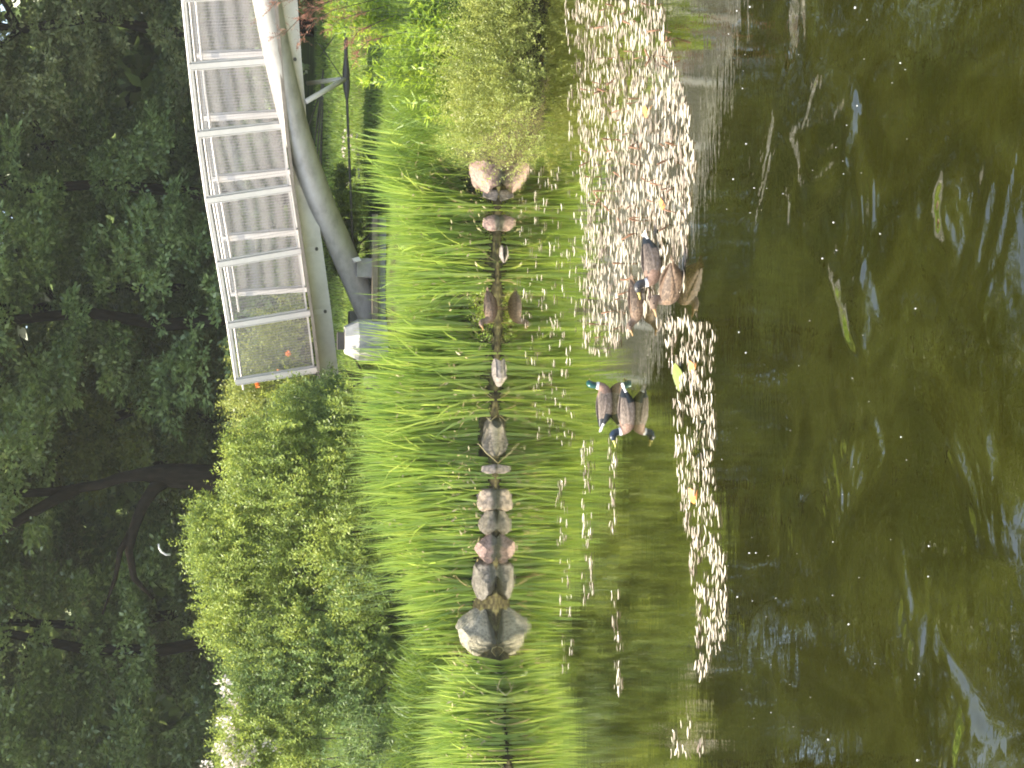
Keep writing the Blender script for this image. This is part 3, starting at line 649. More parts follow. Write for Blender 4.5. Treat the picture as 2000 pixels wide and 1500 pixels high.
# ------------------------------------------------------------------ footbridge
d_pl = np.array([-0.914, 0.406, 0]); n_out = np.array([-0.406, -0.914, 0])     # along the bridge (to its low end), towards the viewer
TOPV = [461, 445, 425, 403, 385, 370, 356.5, 344.5, 334, 325.5, 319, 314]
ST_U = np.array([6, 115, 234, 358, 486, 617, 750, 886, 1024, 1164, 1306.0]); ST_Y = 25.6 - 0.42 * np.arange(11); ST_X = ST_U * ST_Y / 3046
def st_xy(k):
    if k < 0: return np.array([ST_X[0] + k * (ST_X[1] - ST_X[0]), ST_Y[0] - 0.42 * k])
    return np.array([np.interp(k, range(11), ST_X), np.interp(k, range(11), ST_Y)])
def z_at(v, X, Y):      # height of a point at plan X, Y that shows at picture height v
    dz = ray(v, 750); return CAM_H + dz[2] * Y / dz[1]
ztop = [z_at(v, *st_xy(k)) for k, v in enumerate(TOPV)]
def zt(k):
    return float(np.interp(k, range(len(ztop)), ztop)) if k >= 0 else ztop[0] + k * (ztop[1] - ztop[0])
LEAN = 0.115
def upv(k, lean=1):
    dz = (zt(k + .3) - zt(k - .3)) / (0.6 * 1.03)
    al = np.array([-d_pl[0], -d_pl[1], dz]); al /= np.linalg.norm(al)
    u = np.array([0, 0, 1.0]) - al * al[2]; u /= np.linalg.norm(u)
    u = u + n_out * LEAN * lean; return u / np.linalg.norm(u), -al
def pt(k, q, wv=0.0, lean=1):
    """k along the bridge in railing bays, q metres below the top rail, wv metres away from the viewer"""
    xy = st_xy(k); u, a = upv(k, lean)
    base = np.array([xy[0], xy[1], zt(k)]) - n_out * wv
    if lean < 0: base = base - n_out * 0.19 * 0
    return base - u * q
KMAX = 10
br = empty('footbridge', (2.5, 23.2, 2.3), 'pale steel arched footbridge with mesh railings over the pond corner', 'footbridge')
bo = np.array(br.location)
def bb(mb, name, mt, parent=br, smooth=False): return mb.build(name, mt, parent, smooth, None, bo)
WID = 2.2
for side, (wv, lean) in enumerate(((0.0, 1), (WID, -1))):
    k0 = 0.0 if side == 0 else 0.7
    for k in np.arange(0, KMAX - side) + k0:
        u, a = upv(k, lean); m = MB(); bot = 1.62 if side == 0 else 1.40
        w0 = -0.045 if side == 0 else 0.02
        A, B = pt(k, -0.012, wv + w0 * 0, lean), pt(k, bot, wv, lean)
        m.bar(A - n_out * (-0.035 if side == 0 else 0.0), B - n_out * (-0.035 if side == 0 else 0.0), a * 0.040, n_out * 0.028)
        if side == 0: m.bar(pt(k, .01, wv - .045, lean) + a * .052, pt(k, bot - .3, wv - .045, lean) + a * .052, a * .006, n_out * .02)
        p = bb(m, 'railing_post', MT['rail'])
        if side == 0:
            h = MB(); c = pt(k, 1.585, -0.075, lean); h.tube([c, c + n_out * .035], .026, 10); bb(h, 'bolt', MT['dark_steel'], p)
        else:
            h = MB(); c = pt(k, 0.10, wv + .06, lean); h.bar(c - a * .045, c + a * .045, u * .022, n_out * .05); bb(h, 'bracket', MT['rail'], p)
    for k in np.arange(0, KMAX - 1 - side) + k0:
        m = MB(); q0, q1 = 0.035, 1.29; off = -0.015 if side == 0 else 0.02
        N = 58
        for i in range(1, N):
            q = q0 + (q1 - q0) * i / N
            A, B = pt(k + .07, q, wv + off, lean), pt(k + .93, q, wv + off, lean); u, a = upv(k + .5, lean)
            m.bar(A, B, u * 0.0038, n_out * 0.0032)
        for j in range(1, 18):
            kk = k + .07 + .86 * j / 18
            m.bar(pt(kk, q0, wv + off + .006, lean), pt(kk, q1, wv + off + .006, lean), upv(kk)[1] * 0.0028, n_out * 0.003)
        pan = bb(m, 'mesh_panel', MT['wire'])
        f = MB(); u, a = upv(k + .5, lean)
        c4 = [pt(k + .055, q0, wv + off, lean), pt(k + .945, q0, wv + off, lean), pt(k + .945, q1, wv + off, lean), pt(k + .055, q1, wv + off, lean)]
        for i, (A, B) in enumerate(zip(c4, c4[1:] + c4[:1])):
            f.bar(A, B, (u if i % 2 == 0 else a) * 0.013, n_out * 0.012)
        bb(f, 'panel_frame', MT['rail'], pan)
    ks = np.linspace(k0, KMAX - 1, 28)
    m = MB(); m.tube([pt(k, 0.0, wv, lean) for k in ks], 0.024, 8); bb(m, 'top_rail', MT['rail'], br, True)
    m = MB(); m.tube([pt(k, 0.095, wv + (.10 if side == 0 else -.10), lean) for k in np.concatenate([[-.22], ks] if side == 0 else [[k0 - .3], ks])], 0.021, 8); bb(m, 'handrail', MT['rail'], br, True)
    m = MB(); ks2 = np.concatenate([[-.9, -.45], np.linspace(0, KMAX - 1, 28)])
    off = 0.0 if side == 0 else WID
    for A, B in zip(ks2[:-1], ks2[1:]):
        u, a = upv((A + B) / 2, 0)
        P0, P1 = pt(A, 1.53, off - .02, lean), pt(B, 1.53, off - .02, lean)
        m.bar(P0, P1, u * 0.145, n_out * 0.04)
        for q in (1.39, 1.672): m.bar(pt(A, q, off + .02, lean), pt(B, q, off + .02, lean), u * 0.012, n_out * 0.10)
    bb(m, 'edge_girder', MT['steel'])
m = MB()
for A, B in zip(ks2[:-1], ks2[1:]):
    u, a = upv((A + B) / 2, 0)
    P0 = (pt(A, 1.365, .05, 1) + pt(A, 1.365, WID - .05, -1)) / 2; P1 = (pt(B, 1.365, .05, 1) + pt(B, 1.365, WID - .05, -1)) / 2
    m.bar(P0, P1, u * 0.025, n_out * (WID / 2 + .17))
bb(m, 'deck', MT['deck'])
for k in np.arange(.5, KMAX - 1, 1.0):
    m = MB(); m.bar(pt(k, 1.5, .1, 1), pt(k, 1.5, WID - .1, -1), upv(k)[1] * .04, np.array([0, 0, .09])); bb(m, 'cross_beam', MT['steel'])
# the big tube in the plane of the near girder
pl0 = np.array([*st_xy(0), 0]) + n_out * 0.17
def onplane(x, y, extra=0.0):
    d = ray(x, y); q = pl0 + n_out * extra; t = np.dot(q - C0, n_out) / np.dot(d, n_out); return C0 + d * t
tubep = [(500, -190), (503, -95), (521, 0), (547, 130), (580, 262), (624, 387), (660, 470), (690, 540), (712, 592), (728, 630)]
ctrl = np.array([onplane(x, y, float(np.interp(y, [200, 400, 520, 640], [-.2, -.32, -.62, -.8]))) for x, y in tubep])
cum = np.concatenate([[0], np.cumsum(np.linalg.norm(np.diff(ctrl, axis=0), axis=1))])
def cr(P, t, s):
    i = int(np.clip(np.searchsorted(t, s) - 1, 0, len(P) - 2)); f = (s - t[i]) / (t[i + 1] - t[i])
    p0, p1, p2, p3 = P[max(i - 1, 0)], P[i], P[i + 1], P[min(i + 2, len(P) - 1)]
    return 0.5 * ((2 * p1) + (p2 - p0) * f + (2 * p0 - 5 * p1 + 4 * p2 - p3) * f * f + (3 * p1 - p0 - 3 * p2 + p3) * f ** 3)
m = MB(); m.tube([cr(ctrl, cum, s) for s in np.linspace(0, cum[-1], 40)], 0.21, 28)
bb(m, 'arch_tube', MT['tube_steel'], br, True)
# strut, tie rod and stays under the deck
nd = onplane(676, 153, -0.75)
m = MB(); m.tube([nd, onplane(598, 198, -0.15)], .042, 10); bb(m, 'strut', MT['steel'], br, True)
m = MB(); m.tube([nd, onplane(600, 163, -1.2)], .036, 10); bb(m, 'strut', MT['steel'], br, True)
def rod(a, b, r=.022):
    m = MB(); a, b = np.asarray(a), np.asarray(b); t = (b - a) / np.linalg.norm(b - a)
    m.tube([a, a + t * .05, a + t * .16, a + t * .34, b - t * .34, b - t * .16, b], [.055, .06, .052, r, r, .045, .045], 12)
    return m
bb(rod(nd, onplane(671, 10, -0.75) + np.array([0.6, -0.4, 0]), .03), 'tie_rod', MT['dark_steel'], br, True)
bb(rod(nd, onplane(690, 505, -0.75), .02), 'tie_rod', MT['dark_steel'], br, True)
m = MB(); m.tube([nd + [0, 0, .06], onplane(623, 85, -1.6)], .008, 6); m.tube([onplane(655, 68, -1.0), onplane(625, 110, -1.4)], .007, 6)
bb(m, 'stay_cable', MT['dark_steel'], br, True)

# ------------------------------------------------------------------ concrete at the bridge foot
def prism(mb, pts, z0, z1, top_scale=1.0, mi=0):
    c = np.mean(pts, axis=0); n = len(pts)
    b = [(*p, z0) for p in pts]; t = [(*(c + (np.array(p) - c) * top_scale), z1) for p in pts]
    mb.add(b + t, [tuple(range(n))[::-1], tuple(range(n, 2 * n))] + [(i, (i + 1) % n, n + (i + 1) % n, n + i) for i in range(n)], mi)
ab_o = np.array([1.2, 25.6, 1.0])
ab = empty('bridge_footing', ab_o, 'weathered concrete plinth with timber edge under the foot of the arch tube', 'footing')
zt_ab = z_at(733, 0, 24.95)
m = MB(); p0, p1 = atY(733, 668, 24.9), atY(738, 425, 24.9)
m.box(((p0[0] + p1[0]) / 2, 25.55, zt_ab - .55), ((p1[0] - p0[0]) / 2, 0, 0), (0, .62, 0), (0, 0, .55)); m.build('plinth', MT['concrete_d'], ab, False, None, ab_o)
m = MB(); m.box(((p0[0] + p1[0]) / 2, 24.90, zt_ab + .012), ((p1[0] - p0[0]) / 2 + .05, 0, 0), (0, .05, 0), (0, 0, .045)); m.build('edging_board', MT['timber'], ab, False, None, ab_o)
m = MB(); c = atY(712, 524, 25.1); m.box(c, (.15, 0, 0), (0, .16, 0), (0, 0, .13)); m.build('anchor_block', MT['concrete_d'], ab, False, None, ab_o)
m = MB(); c = atY(696, 508, 24.94); m.box(c, (.03, 0, .02), (0, .16, 0), (-.012, 0, .05)); m.build('anchor_plate', MT['rail'], ab, False, None, ab_o)
oc = atY(735, 664, 25.05)
ob = empty('concrete_block', oc, 'pale octagonal concrete block under the low end of the bridge girder', 'concrete block')
m = MB(); R = .42
pts = [np.array([math.cos(a) * R * .82, math.sin(a) * R]) for a in np.arange(8) * math.pi / 4 + .2]
prism(m, pts, -.35, .30); prism(m, [p * .998 for p in pts], .302, .52, .66)
m.build('shaft', MT['concrete'], ob)
m = MB(); m.box((-.02, 0, .58), (.14, 0, 0), (0, .14, 0), (0, 0, .055)); m.build('bearing_pad', MT['dark_steel'], ob)
# side block behind in shade
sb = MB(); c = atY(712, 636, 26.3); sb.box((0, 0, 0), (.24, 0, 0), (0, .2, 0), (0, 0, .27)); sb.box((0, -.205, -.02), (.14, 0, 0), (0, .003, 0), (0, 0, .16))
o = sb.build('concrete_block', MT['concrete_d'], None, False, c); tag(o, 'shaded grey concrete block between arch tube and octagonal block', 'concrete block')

# ------------------------------------------------------------------ stones
def stone_mat(name, cols, wet=0.09, rough=.75):
    m, n, l, out = mat(name)
    p = n.new('ShaderNodeBsdfPrincipled'); tc = n.new('ShaderNodeTexCoord'); g = n.new('ShaderNodeNewGeometry')
    def nz(sc, det=6, st=None):
        t = n.new('ShaderNodeTexNoise'); t.inputs['Scale'].default_value = sc; t.inputs['Detail'].default_value = det; t.inputs['Roughness'].default_value = .68
        l.new(tc.outputs['Object'], t.inputs['Vector']); return t
    a = nz(4.5); r = ramp(n, [(.25 + .5 * i / (len(cols) - 1), c) for i, c in enumerate(cols)]); l.new(a.outputs['Fac'], r.inputs[0])
    f = nz(28, 3); r2 = ramp(n, [(.38, (.38, .36, .30)), (.50, (.85, .84, .8)), (.60, (1.15, 1.12, 1.05))]); l.new(f.outputs['Fac'], r2.inputs[0])
    mx = n.new('ShaderNodeMixRGB'); mx.blend_type = 'MULTIPLY'; mx.inputs[0].default_value = .7; l.new(r.outputs[0], mx.inputs[1]); l.new(r2.outputs[0], mx.inputs[2])
    sep = n.new('ShaderNodeSeparateXYZ'); l.new(g.outputs['Position'], sep.inputs[0])
    e = nz(7, 4); ad = n.new('ShaderNodeMath'); ad.operation = 'MULTIPLY_ADD'; ad.inputs[1].default_value = -.16; l.new(e.outputs['Fac'], ad.inputs[0]); l.new(sep.outputs['Z'], ad.inputs[2])
    mr = n.new('ShaderNodeMapRange'); mr.inputs['From Min'].default_value = wet - .10; mr.inputs['From Max'].default_value = wet - .055; l.new(ad.outputs[0], mr.inputs['Value'])
    wetc = n.new('ShaderNodeMixRGB'); wetc.inputs[1].default_value = (.085, .08, .05, 1); l.new(mr.outputs[0], wetc.inputs[0]); l.new(mx.outputs[0], wetc.inputs[2])
    l.new(wetc.outputs[0], p.inputs['Base Color']); p.inputs['Roughness'].default_value = rough; p.inputs['Specular IOR Level'].default_value = .3
    b = n.new('ShaderNodeBump'); b.inputs['Strength'].default_value = .9; b.inputs['Distance'].default_value = .05
    fb = nz(9, 9); l.new(fb.outputs['Fac'], b.inputs['Height']); l.new(b.outputs[0], p.inputs['Normal'])
    l.new(p.outputs[0], out.inputs[0]); return m
ST = dict(grey=stone_mat('grey_granite', [(.21, .19, .14), (.31, .285, .215), (.40, .37, .29)], .09), dark=stone_mat('dark_speckled_stone', [(.085, .075, .055), (.15, .135, .105), (.29, .26, .215)], .07),
          pink=stone_mat('pink_granite', [(.22, .14, .11), (.31, .215, .175), (.37, .275, .23)], .06), beige=stone_mat('beige_stone', [(.22, .17, .125), (.31, .25, .19), (.37, .31, .25)], .05),
          brown=stone_mat('brown_stone', [(.095, .08, .055), (.16, .14, .105), (.24, .21, .165)], .04), pale=stone_mat('pale_stone', [(.17, .145, .12), (.25, .215, .185), (.31, .275, .24)], .0))
import bmesh
def stone(x0, x1, y0, y1, mt, label, seed, Y=None, facets=7, depth=.8, peak=0.0, sub=4, tops=None, name='boulder', sharp=1.0):
    """stone whose outline spans picture rows x0..x1 (x1 the waterline) and columns y0..y1"""
    rs = np.random.default_rng(seed)
    c = atz(x1, (y0 + y1) / 2, 0) if Y is None else atY(x1, (y0 + y1) / 2, Y)
    dist = np.linalg.norm(c - C0); s = F_PX / (c[1] * .985)
    Wd = (y1 - y0) / s; H = (x1 - x0) / s
    bm = bmesh.new(); bmesh.ops.create_icosphere(bm, subdivisions=sub, radius=1)
    pl = [(unit(rs.normal(0, 1, 3) * [1, 1, .8]), rs.uniform(.60, .84)) for _ in range(facets + 4)]
    for v in bm.verts:
        p = np.array(v.co)
        p = np.sign(p) * np.abs(p) ** .8
        for nn, dd in pl:
            q = np.dot(p, nn)
            if q > dd: p = p - nn * (q - dd) * .97 * sharp
        p += 0.035 * np.sin(p[[1, 2, 0]] * 7 + seed) + .018 * np.sin(p[[2, 0, 1]] * 17 + seed * 2) + .010 * np.sin(p[[1, 2, 0]] * 31 + p[[2, 0, 1]] * 23 + seed)
        p[0] += peak * max(p[2], 0)
        v.co = p
    co = np.array([v.co for v in bm.verts]); mn, mxx = co.min(0), co.max(0)
    for v in bm.verts:
        p = (np.array(v.co) - mn) / (mxx - mn)
        v.co = ((p[0] - .5) * Wd, (p[1] - .5) * Wd * depth, (p[2] * 1.45 - .45) * H)
    me = bpy.data.meshes.new(name); bm.to_mesh(me); bm.free(); me.materials.append(ST[mt])
    me.polygons.foreach_set('use_smooth', [True] * len(me.polygons)); me.update()
    try: me.set_sharp_from_angle(angle=rad(32))
    except Exception: pass
    o = link(name, me); o.location = (c[0], c[1] + Wd * depth * .42, c[2])
    return tag(o, label, 'boulder' if name == 'boulder' else 'stone')
stone(893, 969, 1185, 1287, 'grey', 'largest light grey faceted boulder half in the water', 4, facets=8, peak=-.12)
stone(926, 970, 1092, 1180, 'dark', 'dark speckled grey boulder beside the largest boulder', 9, facets=6)
stone(928, 970, 1038, 1104, 'pink', 'wedge shaped pink stone beside the dark speckled boulder', 13, peak=.25)
stone(936, 970, 996, 1046, 'brown', 'low mossy brown rock between two pink stones', 14)
stone(898, 925, 1008, 1030, 'beige', 'pinkish stone peeping above the low mossy rock', 15, Y=20.9)
stone(932, 969, 950, 1002, 'beige', 'beige pink blocky stone beside the low mossy rock', 16, facets=5)
stone(940, 969, 906, 926, 'pale', 'small square pale block between iris blades', 17, facets=5, sub=3, name='stone')
stone(944, 971, 815, 894, 'brown', 'rounded brown grey boulder with striped face', 18, facets=5)
stone(964, 979, 698, 758, 'pale', 'pointed white stone lying just out in the water', 19, facets=4, sub=3, peak=.3, name='stone')
stone(951, 961, 636, 664, 'pale', 'small pale pink stone beside the head of the shore duck', 20, Y=20.4, facets=4, sub=3, name='stone')
stone(977, 986, 478, 513, 'pale', 'half sunk flat pinkish stone beyond the shore duck', 21, facets=4, sub=3, name='stone')
stone(943, 976, 418, 451, 'pink', 'square pink block at the foot of the iris', 22, facets=5)
stone(942, 974, 370, 392, 'pale', 'small whitish grey stone touching the big pink boulder', 23, facets=4, sub=3, name='stone')
stone(918, 981, 268, 376, 'pink', 'big pink boulder at the water edge beside the fine leaved shrub', 24, facets=6, peak=.1)
stone(874, 935, 165, 236, 'pink', 'pale pink boulder higher on the bank under the long grass', 25, Y=18.9, facets=6)
stone(897, 968, 1300, 1338, 'brown', 'dull brown squarish rock behind the thin iris', 26, Y=20.6, facets=6)
stone(892, 925, 1345, 1385, 'beige', 'pale beige rock half hidden in the iris of the shallow corner', 27, Y=20.7, facets=5, sub=3)
stone(708, 738, 732, 762, 'beige', 'yellowish stone beside the octagonal concrete block', 28, Y=23.0, facets=5, sub=3, name='stone')

rng = np.random.default_rng(64)
for lb, y0, y1, n_ in [('low yellow green herb on the mud beside the shore duck', 570, 690, 240), ('low yellow green herb among the small middle stones', 895, 1050, 260), ('low yellow green herb behind the pink block', 380, 470, 130)]:
    a, b = atz(965, y1, 0), atz(965, y0, 0); X = rng.uniform(a[0], b[0], n_); Y = shore(X) + np.abs(rng.normal(.12, .16, n_)) + np.where((X < -.3), .42, .08)
    o0 = np.array([(a[0] + b[0]) / 2, a[1] + .2, 0.0]); B = np.stack([X, Y, np.maximum(ground(X, Y), 0) - .01], -1) - o0
    D = rng.normal(0, .5, (n_, 3)); D[:, 2] = np.abs(D[:, 2]) + .7
    o = empty('shore_herb', o0, lb, 'herb')
    V, F = sprays(rng, B, D, rng.uniform(.08, .30, n_), 7, .045, .016, .1, .9)
    link('foliage', mesh_np('foliage', V, F, MT['tall']), o)
    k = n_ // 2; V, F = blades(rng, B[:k], rng.uniform(0, 6.28, k), rng.uniform(.2, 1.2, k), rng.uniform(.1, .35, k), rng.uniform(.006, .014, k), rng.uniform(.2, 1.6, k))
    link('withered_leaves', mesh_np('withered_leaves', V, F, MT['dry']), o)

# bent dead stems by the largest boulder
def bent(pts, label, mt='dry', r=.006, Y0=None):
    P = []
    for x, y, z in pts:
        q = atz(x, y, 0) if z is None else atY(x, y, z); P.append(q)
    o0 = P[0].copy(); m = MB(); m.tube([p - o0 for p in P], [r] * (len(P) - 1) + [r * .5], 6)
    o = m.build('dead_stem', MT[mt], None, True, o0); return tag(o, label, 'stem', 'bent dead stems in the shallows')
Ys = atz(969, 1270)[1] - .1
bent([(970, 1263, Ys), (962, 1266, Ys), (960, 1272, Ys), (966, 1279, Ys), (971, 1284, Ys)], 'small bent stem looping from the water below the largest boulder')
bent([(971, 1306, Ys), (960, 1312, Ys), (945, 1316, Ys), (934, 1317, Ys)], 'reddish dead stem leaning out beside the largest boulder', 'plume', .007)
Ys = atz(985, 1350)[1]
bent([(985, 1320, Ys), (976, 1330, Ys), (972, 1345, Ys), (970, 1362, Ys), (968, 1400, Ys), (972, 1425, Ys), (985, 1443, Ys)], 'long dead stem arching over the shallow corner')
bent([(986, 1400, Ys), (978, 1385, Ys), (974, 1370, Ys)], 'short dead stem leaning under the long arching one')
Yb = atz(970, 895)[1] - .12
bent([(973, 905, Yb), (960, 893, Yb), (950, 885, Yb), (936, 868, Yb), (932, 866, Yb)], 'yellow dead stem crossing the striped brown boulder')
bent([(970, 812, Yb), (958, 822, Yb), (950, 815, Yb)], 'thin bent stem beside the tip of the striped brown boulder')

# ------------------------------------------------------------------ ducks
def feather_mat(name, cols, scale=55, rough=.6, stretch=(1, 2.2, 2.2), sheen=0):
    return solid_mat(name, cols, scale, rough, 0, .25, 90, 4, .35, 'Object', stretch)
DM = dict(head=solid_mat('green_head', [(.004, .022, .020), (.006, .05, .04), (.012, .085, .05)], 12, .28, .15), ring=solid_mat('white_neck_ring', [(.62, .58, .52), (.75, .72, .66)], 20, .6),
          breast=feather_mat('brown_breast', [(.10, .055, .035), (.20, .12, .08), (.30, .20, .14)]), flank=feather_mat('pale_flank', [(.11, .075, .05), (.21, .155, .115), (.32, .26, .20)], 38),
          back=feather_mat('grey_brown_back', [(.05, .036, .025), (.12, .09, .065), (.24, .19, .14)], 34), black=solid_mat('black_rump', [(.008, .010, .010), (.02, .022, .02)], 20, .4),
          tail=solid_mat('white_tail', [(.60, .56, .50), (.78, .74, .68)], 20, .6), bill=solid_mat('yellow_bill', [(.42, .36, .06), (.55, .46, .09)], 20, .4), obill=solid_mat('orange_brown_bill', [(.20, .12, .05), (.40, .22, .07)], 30, .45),
          hen=feather_mat('hen_mottle', [(.035, .02, .01), (.13, .08, .045), (.29, .205, .125)], 36), henhead=feather_mat('hen_head', [(.07, .045, .028), (.15, .10, .065), (.21, .155, .10)], 60),
          henwing=feather_mat('hen_wing', [(.03, .02, .012), (.09, .06, .036), (.22, .16, .105)], 28), eye=solid_mat('duck_eye', [(.005, .005, .005), (.01, .01, .01)], 5, .1), leg=solid_mat('orange_leg', [(.12, .05, .02), (.18, .08, .03)], 20, .5),
          blue=solid_mat('blue_black_head', [(.006, .010, .018), (.012, .022, .035), (.02, .035, .05)], 12, .3), dusk=solid_mat('dusky_head', [(.018, .016, .018), (.035, .032, .030), (.05, .055, .045)], 12, .4))
RINGS = [(-.285, .088, .004, .003), (-.262, .084, .026, .008), (-.225, .072, .042, .022), (-.185, .056, .060, .045), (-.125, .036, .084, .074), (-.05, .026, .100, .088), (.03, .026, .105, .092), (.095, .034, .096, .088), (.145, .048, .078, .074),
         (.172, .078, .055, .055), (.182, .112, .040, .043), (.184, .140, .034, .037), (.187, .164, .033, .037), (.196, .188, .036, .041), (.214, .205, .038, .040), (.238, .208, .034, .035), (.258, .203, .024, .026), (.270, .198, .017, .018),
         (.284, .193, .014, .011), (.306, .188, .016, .007), (.326, .184, .015, .005), (.336, .182, .006, .003)]
def duck(loc, rz, male, label, pose='swim', head_yaw=0.0, head_dz=0.0, head_fwd=0.0, pitch=0.0, scale=1.0, black_rump=None, legs=False, seed=1, roll=0, headmat='head'):
    o = empty('mallard_duck' if male else 'mallard_hen', loc, label, 'duck', 'ducks on the pond', rz); o.scale = (scale,) * 3; o.rotation_euler = (roll, pitch, rz)
    n = 22; R = np.array(RINGS); cs = R[:, [0, 1]].copy()
    k0 = 9
    for i in range(k0, len(R)):
        f = min(1.0, (i - k0 + 1) / 5.0); cs[i, 1] += head_dz * f; cs[i, 0] += head_fwd * f
    V = []
    piv = np.array([cs[12, 0], 0, 0])
    for i in range(len(R)):
        t = cs[min(i + 1, len(R) - 1)] - cs[max(i - 1, 0)]; t = t / np.linalg.norm(t); nn = np.array([-t[1], t[0]])
        f = float(np.clip((i - k0 + 1) / 6.0, 0, 1)); f = f * f * (3 - 2 * f); ya = head_yaw * f
        for j in range(n):
            a = 2 * math.pi * j / n; hw, hh = R[i, 2], R[i, 3]
            yy = math.sin(a) * hw; zz = math.cos(a) * hh
            if 2 <= i <= 9 and zz < 0: zz *= .8
            if 3 <= i <= 8: yy = np.sign(yy) * abs(yy / hw) ** .85 * hw
            p = np.array([cs[i, 0] + nn[0] * zz, yy, cs[i, 1] + nn[1] * zz])
            if ya:
                q = p - piv; p = piv + np.array([q[0] * math.cos(ya) - q[1] * math.sin(ya), q[0] * math.sin(ya) + q[1] * math.cos(ya), q[2]])
            V.append(p)
    F, mi = [], []
    names = [headmat, 'ring', 'breast', 'flank', 'back', 'black', 'tail', 'bill'] if male else ['henhead', 'hen', 'obill', 'henwing', 'hen']
    for i in range(len(R) - 1):
        for j in range(n):
            F.append((i * n + j, i * n + (j + 1) % n, (i + 1) * n + (j + 1) % n, (i + 1) * n + j))
            top = math.cos(2 * math.pi * (j + .5) / n)
            if male:
                q = 7 if i >= 17 else 0 if i >= 11 else 1 if i == 10 else 2 if i >= 7 else (6 if i < 2 else 5 if i < 4 else (4 if top > .35 else 3))
            else: q = 2 if i >= 17 else 0 if i >= 10 else (4 if i < 1 else 1)
            mi.append(q)
    F = [f[::-1] for f in F]
    me = mesh_np('body', np.array(V), np.array(F), [DM[x] for x in names], mi)
    body = link('body', me, o); s = body.modifiers.new('subsurf', 'SUBSURF'); s.levels = 1; s.render_levels = 2
    # wings folded over the back
    for sgn in (1, -1):
        m = MB(); st_ = [(.115, .055, .072, .03, .045), (.06, .078, .078, .03, .062), (-.02, .084, .085, .03, .066), (-.10, .070, .092, .026, .055), (-.175, .044, .098, .018, .034), (-.225, .020, .103, .012, .018), (-.262, .004, .106, .005, .006)]
        nn = 12; Vw = []
        for (x, y, z, th, hh) in st_:
            tilt = 0.75
            for j in range(nn):
                a = 2 * math.pi * j / nn; e = math.cos(a) * hh; t2 = math.sin(a) * th * .6
                Vw.append((x, sgn * (y + t2 * math.cos(tilt) * .9 - e * math.sin(tilt) * .62), z + e * math.cos(tilt) + t2 * .6))
        Fw = [(i * nn + j, i * nn + (j + 1) % nn, (i + 1) * nn + (j + 1) % nn, (i + 1) * nn + j) for i in range(len(st_) - 1) for j in range(nn)] + [tuple(range(nn)), tuple((len(st_) - 1) * nn + j for j in range(nn))]
        m.add(Vw, Fw)
        for i_f in range(len(Fw) - 2):
            i, j = divmod(i_f, nn); e = math.cos(2 * math.pi * (j + .5) / nn)
            if -0.97 < e < -.62 and i >= 1: m.m[i_f] = 1
            if i >= 4: m.m[i_f] = 2
        wg = m.build('wing', [DM['back' if male else 'henwing'], DM['flank'] if male else DM['hen'], DM['black' if male else 'henwing']], o, True)
        ms = wg.modifiers.new('subsurf', 'SUBSURF'); ms.levels = 1; ms.render_levels = 1
    # tail fan
    m = MB()
    for q in np.linspace(-1, 1, 7):
        a = q * .42; c = np.array([-.215, q * .022, .074]); e = c + np.array([-math.cos(a) * .085, math.sin(-a) * -.085, .022 + .006 * abs(q)])
        sd = np.array([-(e - c)[1], (e - c)[0], 0]); sd = sd / np.linalg.norm(sd) * .013
        m.add([c - sd * .7, c + sd * .7, e + sd * .55, e + (e - c) * .1, e - sd * .55, (c + e) / 2 + [0, 0, .004]], [(0, 1, 5), (1, 2, 5), (2, 3, 5), (3, 4, 5), (4, 0, 5)])
    m.build('tail_feathers', DM['tail'] if male else DM['hen'], o)
    for sgn in (1, -1):
        m = MB(); i = 14; c = np.array([cs[i, 0] + .012, sgn * .0355, cs[i, 1] + .008]); q = c - piv; ya = head_yaw
        c = piv + np.array([q[0] * math.cos(ya) - q[1] * math.sin(ya), q[0] * math.sin(ya) + q[1] * math.cos(ya), q[2]])
        m.tube([c + [0, 0, -.006], c + [0, 0, -.003], c + [0, 0, .003], c + [0, 0, .006]], [.002, .006, .006, .002], 8); m.build('eye', DM['eye'], o, True)
    if legs:
        for sgn in (1, -1):
            m = MB(); m.tube([(-.02, sgn * .03, -.03), (-.015, sgn * .03, -.06), (-.005, sgn * .03, -.12)], [.012, .007, .006], 8)
            m.build('leg', DM['leg'], o, True)
    return o
def wat(x, y): return tuple(atz(x, y, 0))
p = wat(1192, 787); duck((p[0], p[1], .012), rad(8), True, 'green headed drake swimming towards the bridge side, head turned back over the water', head_yaw=rad(55), scale=.88, head_dz=-.01, seed=1)
p = wat(1236, 808); duck((p[0], p[1], .012), rad(172), True, 'blue black headed drake with white tail, swimming the other way below the green headed one', head_yaw=rad(10), scale=.86, head_dz=-.02, seed=2, headmat='blue')
p = wat(1286, 515); duck((p[0], p[1], .014), rad(195), True, 'drake with black and white rear among the pond weed, behind two brown ducks', head_yaw=rad(-25), scale=.9, head_dz=-.02, seed=3, headmat='dusk')
p = wat(1254, 592); duck((p[0], p[1], .012), rad(186), False, 'brown duck with rusty head stretched low over the pond weed', head_yaw=rad(14), scale=.78, head_dz=-.075, head_fwd=.035, seed=4)
p = wat(1326, 558); duck((p[0], p[1], .02), rad(128), False, 'large mottled brown duck nearest the open water, neck drawn in', head_yaw=rad(48), scale=.98, head_dz=-.055, head_fwd=-.03, seed=5)
p = wat(982, 603); duck((p[0], p[1], .115), rad(203), False, 'dark brown duck standing in the shallows at the iris edge', head_yaw=rad(8), scale=1.0, head_dz=-.04, head_fwd=.0, legs=True, pitch=rad(-4), seed=6)

